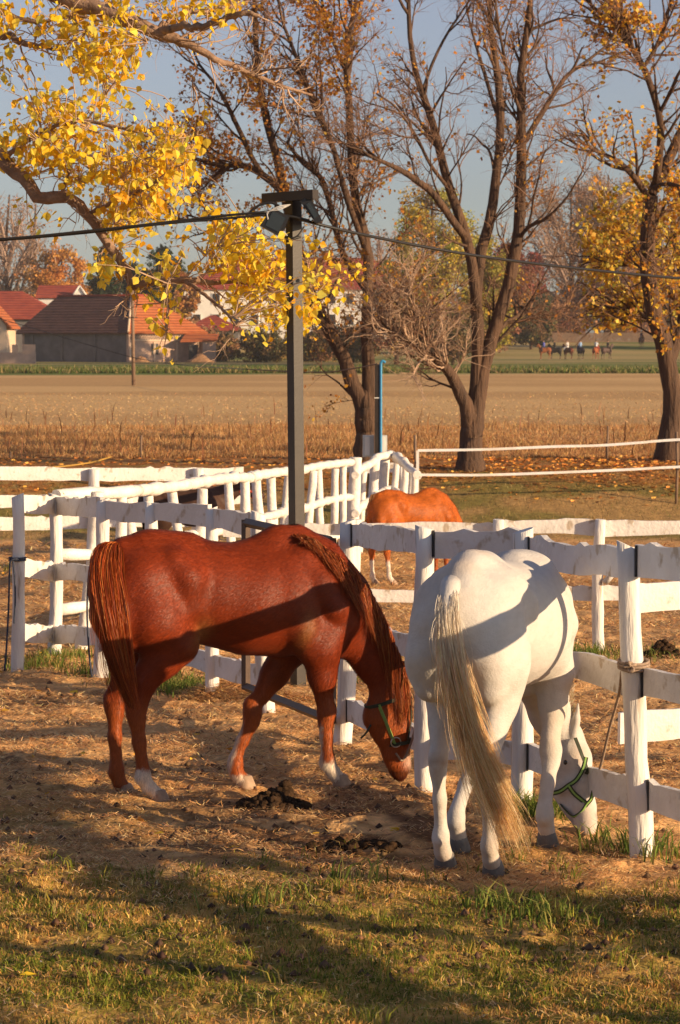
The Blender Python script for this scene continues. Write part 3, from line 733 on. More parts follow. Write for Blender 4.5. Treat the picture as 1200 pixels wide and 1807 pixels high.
# steel post with blue pipe and two grey boxes
def blue_post():
    y = 46.0; b = at(667, 850, y); b.z = float(gz(b.x, y)); t = at(667, 643, y)
    root = empty('steel_post', tuple(b)); tag(root, 'dark steel post with a blue pipe up its side in front of the forked tree', 'post')
    V, Fc = box((b.x, y, (b.z+t.z)/2), (.10, .10, t.z-b.z)); obj('post', V, Fc, M['steel'], root, smooth=False)
    V, Fc = tube(spline([at(673, 850, y-.05), at(673, 760, y-.05), at(673, 650, y-.05), at(673.5, 641, y-.05), at(676, 637, y-.05), at(681, 640, y-.05)], 30), .024, 8); obj('pipe', V, Fc, M['blue'], root)
    V, Fc = box((b.x, y, at(667, 702, y).z), (.115, .115, .02)); obj('clamp', V, Fc, M['boxgrey'], root, smooth=False)
    for k, (x0, x1, y0, y1) in enumerate(((641, 661, 768, 806), (673, 684, 768, 800))):
        p = at(x0, y0, y+.15); q = at(x1, y1, y+.15); c = ((p.x+q.x)/2, y+.15, (p.z+q.z)/2)
        r = empty('junction_box', (c[0], c[1], c[2]-.2)); tag(r, ('larger' if k == 0 else 'smaller')+' pale grey electrical box mounted '+('left' if k == 0 else 'right')+' of the post with the blue pipe', 'electrical box')
        V, Fc = box(c, (q.x-p.x, .14, p.z-q.z)); obj('housing', V, Fc, M['boxgrey'], r, smooth=False)
        V, Fc = box((c[0]-.02, y+.07, c[2]), ((q.x-p.x)*.45, .03, (p.z-q.z)*.86)); obj('door', V, Fc, M['whitewall'], r, smooth=False)
        V, Fc = box((c[0], y+.2, (c[2]+float(gz(c[0], y)))/2-.2), (.05, .05, c[2]-float(gz(c[0], y))-.3)); obj('stand', V, Fc, M['steel'], r, smooth=False)
blue_post()

# tape fence under the trees
def tape_fence():
    y = 46.5
    root = empty('tape_fence', tuple(at(738, 838, y))); tag(root, 'white electric tape fence strung on thin stakes below the big trees', 'fence')
    def tp(pp, w=.045):
        P = spline([at(*q) for q in pp], 50); V = []; Fc = []
        for k, p in enumerate(P):
            tw = .4+.5*math.sin(k*.5); a = Vector(p)+V3(0, math.sin(tw)*w/2, w/2); c = Vector(p)-V3(0, math.sin(tw)*w/2, w/2); V += [a, c, c+V3(0, .006, 0), a+V3(0, .006, 0)]
        for k in range(len(P)-1):
            for j in range(4): Fc.append((k*4+j, k*4+(j+1) % 4, (k+1)*4+(j+1) % 4, (k+1)*4+j))
        obj('tape', V, Fc, M['tape'], root, smooth=False)
    tp([(738, 795, y), (860, 793, y), (980, 788, y), (1060, 786, y), (1130, 781, y), (1195, 776, y), (1330, 770, y)])
    tp([(738, 838, y), (860, 838, y), (980, 834, y), (1100, 829, y), (1195, 824, y), (1330, 818, y)])
    V, Fc = box((X(738, y), y, (at(0, 795, y).z+at(0, 885, y).z)/2), (.05, .01, at(0, 795, y).z-at(0, 885, y).z)); obj('tape', V, Fc, M['tape'], root, smooth=False)
    for px, t, yy in ((733, 768, 47.0), (1195, 762, 46.6), (1330, 756, 46.6)):
        p = at(px, t, yy); z = float(gz(p.x, yy)); V, Fc = tube([V3(p.x, yy, z-.1), V3(p.x+.02, yy, (z+p.z)/2), p], .025, 6, wob=.2); obj('stake', V, Fc, M['wood'], root)
tape_fence()
for px, t, bb, lab in ((247, 768, 832, 'thin wooden stake in brown weeds behind the left fence'), (16, 797, 850, 'thin pale stake at the far left edge in the weeds'), (1072, 752, 806, 'thin brown stake in the weeds between the two right trees')):
    g = V3(X(px, 54), 54, 0); p = at(px, t, 54); V, Fc = tube([g-V3(0, 0, .1), p+V3(.02, 0, 0)], [.03, .025], 6); tag(obj('stake', V, Fc, M['wood'], origin=tuple(g)), lab, 'stake')
cable([at(-40, 832, 50), at(20, 829, 50), at(100, 824, 50.5), at(160, 816, 51), at(195, 806, 52)], .018, M['yellowrope'], 'rope', 'yellow rope lying loose over the brown weeds at left', 30, cat='rope')
print('structures', time.time()-T0)
# ------------------------------------------------------------------ trees
def limb(pxs, dep, K=18):
    """pxs: (px, py, radius_m) list or with depth offset as 4th; returns path and radii"""
    P = [at(q[0], q[1], dep+(q[3] if len(q) > 3 else 0)) for q in pxs]; R = [q[2] for q in pxs]
    S = spline(P, K); r = np.interp(np.linspace(0, len(R)-1, K), range(len(R)), R)
    return S, r
def make_tree(name, label, base, dep, limbs, levels, leafspec, bark, twigm, seed, group=None, barkr=True, cat='tree', K=18, sides=10, leafmat=None, leafparts=0, wsp=None):
    rs = np.random.RandomState(seed)
    b = V3(*base); root = empty(name, tuple(b)); tag(root, label, cat, group)
    LP = []; LR = []
    mb = MB()
    for i, l in enumerate(limbs):
        S, r = limb(l, dep, K); S = S.copy(); r = r*.84
        S[1:-1] += rs.normal(size=(K-2, 3))*r[1:-1, None]*.07
        if i == 0 and barkr:   # root flare
            r = r.copy(); r[0] *= 1.22; r[1] *= 1.08; S[0, 2] = b.z-.3
        LP.append(S); LR.append(r)
        V, Fc = tube(S, list(r), sides if r[0] > .05 else 7, True, .07, seed+i)
        mb.add(V, Fc)
    tr = mb.build('trunk', bark, root)
    P = np.array(LP); R = np.array(LR)
    hi = []; allP = [P]; allR = [R]
    curP, curR = P, R; w = None
    w0 = np.linalg.norm(P[:, 1:]-P[:, :-1], axis=2).sum(1)*(np.array([0.25 if i == 0 else 1.0 for i in range(len(P))]) if wsp is None else np.array(wsp))
    bro = MB()
    last = None
    for li, (n, ln, r0, K2, spread, up, wander) in enumerate(levels):
        Pn, Rn = grow(curP, curR, n, ln, r0, K2, spread, up, wander, rs=rs, weight=w0 if li == 0 else None)
        V, Fc = batch_tubes(Pn, Rn, 5 if li == 0 else (4 if li == 1 else 3))
        nm = ('branches', 'branchlets', 'twigs', 'twigs')[li]
        o = obj(nm, V, Fc, twigm if li > 0 else bark, root); tag(o, kind='stuff' if n > 300 or li > 0 else None)
        if li == 0: tag(o, kind='stuff')
        last = (curP, Pn); curP, curR = Pn, Rn; allP.append(Pn)
    if leafspec:
        n, size, cols, region, mtl = leafspec
        idx = rs.randint(0, len(curP), n); t = .2+.8*rs.rand(n)
        # cluster leaves: twigs differ in how leafy they are
        ww = vnoise(curP[:, 2, 0]*.9+curP[:, 2, 1]*.5, curP[:, 2, 2]*.9, seed)**2.2+.02
        if region is not None: ww = ww*region(curP[:, 2])
        idx = rs.choice(len(curP), n, p=ww/ww.sum())
        p, d = sample_limb(curP, idx, t); p += rs.normal(size=(n, 3))*size*.5
        V, Fc, C = leaves_mesh(p, size, pal(n, cols, rs), rs)
        o = obj('leaves', V, Fc, mtl, root, smooth=False, cols=C); tag(o, kind='stuff')
    return root, allP
scr = lambda p: (p[:, 0]/p[:, 1]*F+600, HOR+(CAMZ-p[:, 2])/p[:, 1]*F)
OR = [(.66, .30, .04), (.56, .24, .035), (.74, .42, .06), (.42, .18, .04)]
YE = [(.80, .52, .045), (.72, .42, .03), (.62, .45, .08), (.80, .60, .12), (.55, .26, .03)]
# T1: forked tree behind the steel post
g = gnd(645, 812)
lim1 = [
 [(645, 812, .33), (648, 770, .27), (650, 735, .26), (648, 708, .22), (646, 680, .09)],
 [(648, 770, .24), (641, 720, .215), (622, 670, .185), (600, 620, .175), (572, 570, .165), (548, 520, .16), (530, 460, .15), (514, 390, .145), (500, 335, .13)],
 [(500, 340, .12), (488, 280, .10, -.3), (470, 215, .085, -.5), (458, 150, .075, -.6), (450, 60, .06, -.6), (448, -60, .04, -.6)],
 [(500, 340, .10), (468, 312, .09, .4), (440, 296, .085, .8), (412, 292, .07, 1), (388, 292, .06, 1.2), (345, 280, .045, 1.6), (300, 262, .03, 2)],
 [(462, 308, .07, .4), (442, 275, .065, .3), (424, 235, .06, .2), (402, 190, .05, 0), (380, 150, .04, 0), (350, 112, .03, 0), (330, 60, .02)],
 [(648, 770, .24), (651, 715, .20), (652, 660, .17), (648, 600, .15), (650, 540, .145), (651, 480, .135), (644, 420, .125), (628, 350, .11), (620, 280, .10), (618, 200, .09), (612, 120, .08), (618, 50, .06), (634, -20, .04), (640, -120, .03)],
 [(651, 520, .07, .3), (612, 460, .085, .8), (600, 430, .08, 1), (590, 400, .075, 1.1), (578, 345, .07, 1.2), (562, 310, .065, 1.2), (530, 285, .05, 1.2), (505, 250, .035, 1.4)],
 [(642, 430, .07, -.3), (610, 340, .075, -.8), (595, 285, .07, -1), (570, 215, .06, -1.2), (545, 160, .055, -1.3), (520, 95, .045, -1.3), (496, 30, .035, -1.4), (485, -60, .02, -1.4)],
 [(612, 130, .04, 0), (590, 80, .045, .4), (575, 40, .04, .6), (560, -40, .03, .8)],
 [(648, 600, .035, -.2), (672, 560, .03, -.6), (700, 540, .022, -1), (725, 520, .015, -1.3)],
 [(530, 470, .04), (560, 440, .035, .4), (585, 470, .03, .8)],
 [(490, 400, .06, .4), (440, 384, .05, .8), (370, 388, .045, 1.1), (310, 385, .03, 1.4), (270, 360, .02, 1.6)],
]
LV = [(170, 1.8, .032, 7, .75, .16, .30), (1100, .9, .013, 6, .8, .08, .40), (6500, .48, .0065, 4, .85, .03, .4)]
T1, P1 = make_tree('poplar_tree', 'tall forked tree with sparse orange leaves behind the steel lamp pole', tuple(g), g.y, lim1, LV,
    (8500, .085, OR, None, M['leaf']), M['bark'], M['twig'], 3)
# T2: middle bare tree
g = gnd(830, 829)
lim2 = [
 [(830, 829, .33), (832, 790, .27), (835, 755, .26), (838, 728, .22), (841, 702, .10)],
 [(836, 770, .22), (840, 722, .21), (850, 670, .18), (860, 620, .16), (878, 570, .15), (893, 520, .145), (905, 470, .14), (916, 400, .13), (921, 330, .12), (921, 250, .11), (920, 180, .10), (921, 110, .085), (934, 40, .07), (940, -60, .05)],
 [(834, 770, .22), (839, 712, .19), (846, 640, .155), (843, 560, .14), (842, 510, .14), (852, 440, .13), (866, 380, .12), (876, 320, .11), (884, 240, .10), (882, 160, .09), (872, 90, .075), (864, 20, .06), (862, -80, .04)],
 [(845, 560, .12), (836, 480, .12, -.2), (822, 415, .115, -.4), (798, 345, .105, -.6), (780, 280, .095, -.8), (764, 215, .085, -.9), (745, 160, .075, -1), (728, 95, .06, -1), (722, 20, .05, -1), (722, -60, .035, -1)],
 [(822, 418, .09, -.4), (796, 385, .085, -.8), (768, 345, .08, -1.1), (735, 318, .07, -1.3), (708, 300, .06, -1.5), (680, 287, .045, -1.7), (655, 276, .035, -1.9), (636, 262, .02, -2)],
 [(921, 258, .07), (942, 225, .07, .5), (960, 195, .065, .8), (982, 160, .06, 1.1), (1005, 130, .045, 1.3), (1040, 105, .035, 1.5), (1075, 75, .025, 1.7), (1100, 30, .018, 2)],
 [(834, 770, .20), (827, 728, .18, -.1), (812, 692, .145, -.2), (792, 655, .12, -.4), (772, 635, .10, -.6), (752, 622, .085, -.8), (728, 606, .065, -1), (706, 592, .05, -1.2), (684, 579, .04, -1.3)],
 [(728, 606, .05, -1), (730, 580, .05, -1), (734, 560, .045, -1.1), (728, 535, .035, -1.2), (724, 505, .025, -1.2)],
 [(868, 610, .06), (888, 575, .055, .3), (915, 556, .045, .7), (940, 530, .035, 1), (955, 500, .02, 1.2)],
 [(882, 215, .05), (868, 170, .045, .6), (850, 110, .04, 1), (838, 70, .03, 1.3), (825, 20, .02, 1.5)],
 [(921, 200, .045), (905, 160, .04, -.5), (893, 110, .035, -.8), (880, 40, .03, -1), (872, -40, .02, -1)],
 [(918, 420, .05), (935, 400, .045, -.5), (965, 385, .035, -.9), (1000, 350, .025, -1.2), (1030, 300, .018, -1.5)],
 [(878, 330, .04), (866, 270, .03, .5), (852, 255, .025, .7), (838, 240, .018, .9), (825, 236, .012, 1)],
 [(745, 165, .04, -1), (765, 110, .035, -.6), (790, 60, .03, -.3), (830, 0, .02, 0)],
 [(790, 330, .045, -.7), (760, 290, .04, -1.1), (735, 240, .03, -1.5), (700, 190, .025, -1.8), (665, 165, .018, -2)],
]
T2, P2 = make_tree('poplar_tree', 'nearly bare tree with tall rising limbs and one pale bushy low limb', tuple(g), g.y, lim2,
    [(150, 1.6, .032, 7, .7, .16, .28), (800, .85, .013, 6, .8, .08, .38), (6500, .5, .0062, 4, .85, .03, .4)],
    (800, .085, OR, None, M['leaf']), M['bark'], M['twig'], 5)
# T3: right tree
g = gnd(1178, 813)
lim3 = [
 [(1178, 813, .36), (1184, 770, .26), (1187, 700, .23), (1180, 640, .22), (1168, 590, .21), (1155, 550, .20), (1146, 500, .19), (1143, 440, .185), (1146, 390, .18), (1150, 345, .17)],
 [(1150, 345, .13), (1168, 310, .14, .2), (1188, 265, .13, .4), (1206, 225, .12, .5), (1220, 150, .10, .6), (1235, 40, .07, .7), (1240, -60, .04, .7)],
 [(1158, 325, .10), (1165, 270, .09, -.3), (1166, 215, .085, -.5), (1152, 160, .08, -.6), (1135, 115, .075, -.7), (1112, 80, .065, -.8), (1085, 45, .055, -.9), (1050, 15, .04, -1), (1015, -25, .03, -1)],
 [(1144, 350, .09), (1128, 322, .075, -.4), (1100, 292, .065, -.7), (1072, 275, .05, -1), (1045, 262, .035, -1.2), (1030, 240, .02, -1.4)],
 [(1135, 120, .05, -.7), (1160, 80, .045, -.3), (1180, 20, .04, 0), (1195, -40, .03, .2)],
 [(1180, 650, .14, .4), (1196, 600, .13, .7), (1210, 540, .12, .9), (1222, 450, .10, 1), (1235, 350, .08, 1.1)],
 [(1130, 455, .02, -.9), (1110, 425, .025, -.8), (1125, 440, .03, -.6), (1143, 470, .04, -.2)],
 [(1155, 330, .05), (1180, 325, .05, -.6), (1215, 335, .04, -1.2), (1250, 360, .03, -1.6)],
 [(1165, 200, .05, -.5), (1185, 160, .045, -.9), (1205, 120, .035, -1.2), (1240, 90, .02, -1.4)],
]
T3, P3 = make_tree('poplar_tree', 'dark trunked tree with orange and yellow leaves at the right edge of the view', tuple(g), g.y, lim3,
    [(120, 1.7, .035, 7, .75, .12, .3), (650, .85, .014, 6, .8, .05, .4), (2600, .42, .0065, 4, .85, .0, .4)],
    (6500, .092, YE[:3]+OR, lambda p: np.clip((scr(p)[0]-980)/150, .02, 1)**1.5, M['leaf']), M['bark'], M['twig'], 8)
# T4: leafy yellow tree further back on the right
g = gnd(1232, 790)
lim4 = [[(1232, 790, .25), (1228, 700, .2), (1225, 620, .18), (1215, 560, .15), (1205, 500, .12), (1198, 440, .08), (1190, 380, .05)],
 [(1225, 640, .1), (1190, 590, .08), (1140, 560, .06), (1095, 545, .04), (1050, 540, .02)], [(1215, 560, .1), (1170, 500, .07, -.5), (1120, 470, .05, -1), (1075, 465, .03, -1.2), (1040, 455, .02)],
 [(1205, 500, .08), (1165, 450, .05), (1125, 420, .04), (1080, 410, .02)], [(1200, 450, .06), (1170, 390, .04), (1150, 350, .02)]]
T4, P4 = make_tree('maple_tree', 'leafy golden yellow tree spreading behind the right edge trunk', tuple(g), g.y, lim4,
    [(90, 1.6, .03, 6, .8, .05, .3), (380, .8, .012, 5, .9, -.05, .4)], (4200, .12, YE+[(.42, .36, .05)], lambda p: (scr(p)[0] > 1030)*(scr(p)[1] < 575)*1.0+1e-6, M['leaf']), M['bark'], M['twig'], 9)

# foreground yellow poplar: limbs reach in from the left
D5 = 20.5
lim5 = [
 [(-420, 1230, .30, 1.5), (-400, 900, .25, 1.5), (-370, 500, .22, 1.4), (-340, 100, .18, 1.2), (-300, -300, .12, 1)],
 [(-355, 300, .10, 1.3), (-200, 235, .075, .9), (-80, 240, .06, .5), (0, 278, .05, .3), (34, 308, .045, .2), (64, 345, .042, .1), (108, 347, .038), (142, 366, .034), (178, 412, .031), (206, 452, .029), (228, 488, .027), (240, 507, .026)],
 [(238, 505, .024), (265, 497, .022, -.1), (290, 494, .021, -.2), (332, 495, .019, -.3), (372, 498, .015, -.2), (440, 500, .011, 0), (506, 497, .008, .3), (560, 505, .005, .6)],
 [(325, 495, .014, -.3), (352, 512, .012, -.4), (372, 530, .011, -.5), (398, 552, .009, -.6), (415, 575, .006, -.7)],
 [(392, 498, .009, -.2), (398, 470, .008), (412, 445, .007, .2), (420, 425, .004, .3)],
 [(290, 505, .010, -.2), (295, 540, .009, -.3), (292, 580, .006, -.4)],
 [(-335, 60, .09, 1), (-120, -80, .07, .3), (40, -30, .055, 0), (125, 8, .05, -.1), (190, 22, .045, -.2), (240, 42, .042, -.3), (285, 58, .038, -.3), (315, 72, .030, -.3), (345, 86, .024, -.3), (380, 105, .020, -.3), (412, 116, .017, -.2), (455, 136, .014, -.1), (495, 152, .011, 0), (550, 168, .007, .2)],
 [(282, 56, .028, -.3), (310, 48, .026, -.4), (350, 48, .024, -.5), (395, 34, .022, -.6), (430, 22, .019, -.7), (458, 28, .012, -.7)],
 [(275, 54, .020, -.3), (295, 38, .016, -.2), (330, 22, .015, -.1), (380, 18, .012, 0), (430, 4, .010, .2), (480, -30, .006, .3)],
 [(-330, 180, .05, 1.2), (-120, 80, .035, .8), (0, 62, .024, .4), (42, 76, .020, .3), (80, 84, .013, .2), (120, 92, .007, .2)],
 [(-310, 20, .05, 1), (-120, 0, .03, .6), (0, 22, .018, .3), (60, 38, .014, .2), (130, 28, .011, .1), (190, 40, .007, 0)],
 [(440, 130, .008, -.1), (480, 122, .007, -.2), (530, 118, .005, -.3)],
 [(108, 347, .016), (120, 300, .013, .2), (135, 250, .011, .3), (160, 200, .008, .4), (190, 160, .005, .5)],
 [(0, 285, .018, .3), (60, 240, .015, -.2), (130, 215, .012, -.4), (210, 225, .010, -.5), (270, 245, .007, -.6), (320, 270, .004, -.6)],
 [(160, 375, .014), (210, 350, .012, -.3), (260, 330, .010, -.5), (300, 300, .007, -.6), (330, 285, .004, -.6)],
]
def front_poplar():
    rs = np.random.RandomState(44)
    g5 = gnd(-420, 1185); D = D5
    root = empty('poplar_tree', tuple(g5)); tag(root, 'nearest poplar whose limbs with bright yellow leaves hang in from the upper left', 'tree')
    LP = []; LR = []; mb = MB(); K = 30
    for i, l in enumerate(lim5):
        S, r = limb(l, D, K); r = r*1.13; S[1:-1] += rs.normal(size=(K-2, 3))*np.minimum(r[1:-1, None]*.28, .012)
        LP.append(S); LR.append(r); V, Fc = tube(S, list(r), 12 if i == 0 else 9, True, .22, 50+i)
        if i == 0: obj('trunk', V, Fc, M['bark'], root)
        else: obj('limb', V, Fc, M['barkpale'] if i in (7, 9, 11) else M['bark2'], root)
    P = np.array(LP)[1:]; R = np.array(LR)[1:]
    w = np.linalg.norm(P[:, 1:]-P[:, :-1], axis=2).sum(1)
    P1_, R1_ = grow(P, R, 130, .55, .008, 8, .8, .02, .45, rs=rs, weight=w)
    P2_, R2_ = grow(P1_, R1_, 420, .28, .0045, 6, .8, -.02, .5, rs=rs)
    for nm, (a, b, s) in (('branchlets', (P1_, R1_, 5)), ('twigs', (P2_, R2_, 4))):
        V, Fc = batch_tubes(a, b, s); tag(obj(nm, V, Fc, M['twigpale'], root), kind='stuff')
    # leafy shoots where the photograph shows leaf masses (centre px, radii px, share)
    blobs = [(150, 60, 85, 60, 10), (190, 120, 45, 50, 5), (60, 25, 90, 35, 5), (60, 235, 75, 60, 8), (20, 130, 30, 90, 3), (120, 280, 75, 50, 7), (150, 190, 70, 30, 3), (230, 270, 60, 50, 6), (310, 265, 32, 52, 6), (290, 330, 45, 55, 7), (220, 330, 60, 50, 5), (205, 420, 35, 60, 2.2),
             (240, 380, 45, 40, 4), (270, 420, 40, 35, 1.5), (57, 392, 16, 18, 1), (185, 478, 22, 22, 1.8), (265, 505, 45, 20, 2.2), (290, 540, 20, 40, .8), (300, 470, 30, 14, 1.0), (385, 400, 30, 22, 1.3),
             (425, 425, 55, 25, 3.5), (400, 470, 60, 28, 3.5), (450, 455, 55, 30, 3.5), (445, 540, 62, 45, 4.6), (480, 505, 60, 35, 3.0), (545, 470, 28, 60, 1.6), (537, 545, 24, 45, 5.0), (500, 580, 50, 25, 1.8), (610, 490, 42, 25, 1.4), (640, 470, 20, 22, .6), (290, 620, 20, 12, .25), (470, 395, 30, 30, 1.5),
             (330, 10, 90, 20, 3.5), (355, 70, 20, 30, .7), (250, 300, 110, 80, 3)]
    W = np.array([b[4] for b in blobs]); N = 4400
    bi = rs.choice(len(blobs), N, p=W/W.sum()); B = np.array([b[:4] for b in blobs])[bi]
    # leaves cluster on short shoots
    NS = 760; si = rs.choice(len(blobs), NS, p=W/W.sum()); SB = np.array([b[:4] for b in blobs])[si]
    th = rs.rand(NS)*2*PI; rr = np.sqrt(rs.rand(NS)); sx = SB[:, 0]+SB[:, 2]*rr*np.cos(th); sy = SB[:, 1]+SB[:, 3]*rr*np.sin(th); sd = D+rs.normal(size=NS)*.40
    C = np.array([tuple(at(sx[k], sy[k], sd[k])) for k in range(NS)])
    # attach every shoot to the nearest limb point with a thin bent twig
    pool = np.vstack([P[1-1:].reshape(-1, 3), P1_[:, ::2].reshape(-1, 3)])
    TP = np.empty((NS, 7, 3))
    for k in range(NS):
        dd = ((pool-C[k])**2).sum(1); j = int(np.argmin(dd+.02*rs.rand(len(dd)))); a = pool[j]
        mid = (a+C[k])/2+rs.normal(size=3)*.06+np.array([0, 0, .05])
        TP[k] = spline([a, mid, C[k]], 7)
    TR = np.tile(np.linspace(.0055, .002, 7), (NS, 1)); V, Fc = batch_tubes(TP, TR, 4); tag(obj('shoots', V, Fc, M['twigpale'], root), kind='stuff')
    k = rs.randint(0, NS, N); t = .55+.45*rs.rand(N); p, d = sample_limb(TP, k, t); p = p+rs.normal(size=(N, 3))*np.array([.055, .055, .05])
    size = .066*(.45+.85*rs.rand(N))
    # leaf prototypes: heart shaped poplar leaf, slightly folded, with a stalk
    def leaf_v(fold):
        o = [(0, 0), (.16, -.34), (.42, -.44), (.66, -.26), (1.0, .0), (.66, .26), (.42, .44), (.16, .34)]
        V = [(x, y, fold*abs(y)-.10*x*x) for x, y in o]; V.append((.45, 0, -.03)); F_ = [(8, i, (i+1) % 8) for i in range(8)]
        V += [(-.5, -.012, .05), (-.5, .012, .05), (0, .012, 0), (0, -.012, 0)]; F_.append((9, 12, 11, 10)); return V, F_
    protos = []
    hues = [(.93, .66, .03), (.90, .56, .02), (.80, .62, .07), (.94, .74, .09), (.66, .60, .10), (.84, .44, .02)]
    for q in range(6):
        lv, lf = leaf_v(.10+.12*(q % 4)); cc = np.tile(np.array(hues[q]), (len(lv), 1))
        protos.append(mesh('leaf', lv, lf, M['leaf'], False, cc))
    # screen-space free choice of the largest: those nearest the camera
    pitch = rs.normal(size=(N, 3))
    order = np.argsort(p[:, 1]-size*8)
    a = rs.normal(size=(N, 3)); a[:, 2] -= 1.3; a /= np.linalg.norm(a, axis=1, keepdims=True)
    b = rs.normal(size=(N, 3)); b -= a*(b*a).sum(1, keepdims=True); b /= np.linalg.norm(b, axis=1, keepdims=True); c = np.cross(a, b)
    g_ = np.array(tuple(root.location))
    bigs = order[:300]; rest = order[300:]
    for j in bigs:
        o = bpy.data.objects.new('leaf', protos[int(rs.randint(6))]); COL.objects.link(o); o.parent = root
        m = Matrix(((a[j, 0], b[j, 0], c[j, 0]), (a[j, 1], b[j, 1], c[j, 1]), (a[j, 2], b[j, 2], c[j, 2]))).to_4x4()
        s = float(size[j]); o.matrix_local = Matrix.Translation(Vector(p[j]-g_)) @ m @ Matrix.Scale(s, 4)
    Vs = []; Fs = []; Cs = []; n = 0
    for j in rest:
        lv, lf = leaf_v(.08+.4*rs.rand()); lv = np.array(lv)*size[j]; w_ = p[j]+lv[:, :1]*a[j]+lv[:, 1:2]*b[j]+lv[:, 2:3]*c[j]
        Vs.append(w_); Fs += [tuple(i+n for i in f) for f in lf]; n += len(lv); Cs.append(np.tile(np.array(hues[int(rs.choice(6, p=[.28, .2, .16, .16, .08, .12]))])*(1+.12*rs.normal()), (len(lv), 1)))
    tag(obj('leaves', np.vstack(Vs), Fs, M['leaf'], root, smooth=False, cols=np.clip(np.vstack(Cs), 0, .95)), kind='stuff')
M['bark2'] = mat('young_poplar_bark', (.36, .24, .165), rough=.85, scale=12, bump=.014, bscale=40, spec=.2, col2=(.17, .105, .07))
front_poplar()

# bushy pale twigs on the low limb of the middle tree
def low_limb_twigs():
    rs = np.random.RandomState(5); K = 18; S = []; R = []
    for i in (6, 7): s, r = limb(lim2[i], gnd(830, 829).y, K); S.append(s); R.append(r)
    P = np.array(S); R = np.array(R)
    a, ra = grow(P, R, 60, 1.5, .022, 8, .9, .22, .45, rs=rs, tmin=.3); b, rb = grow(a, ra, 260, .9, .010, 7, .8, .10, .5, rs=rs); c, rc = grow(b, rb, 900, .45, .006, 5, .8, .05, .5, rs=rs)
    for nm, (q, r, s) in (('pale_branches', (a, ra, 6)), ('pale_branchlets', (b, rb, 4)), ('pale_twigs', (c, rc, 3))):
        V, Fc = batch_tubes(q, r, s); tag(obj(nm, V, Fc, M['twigpale'], T2), kind='stuff')
low_limb_twigs()

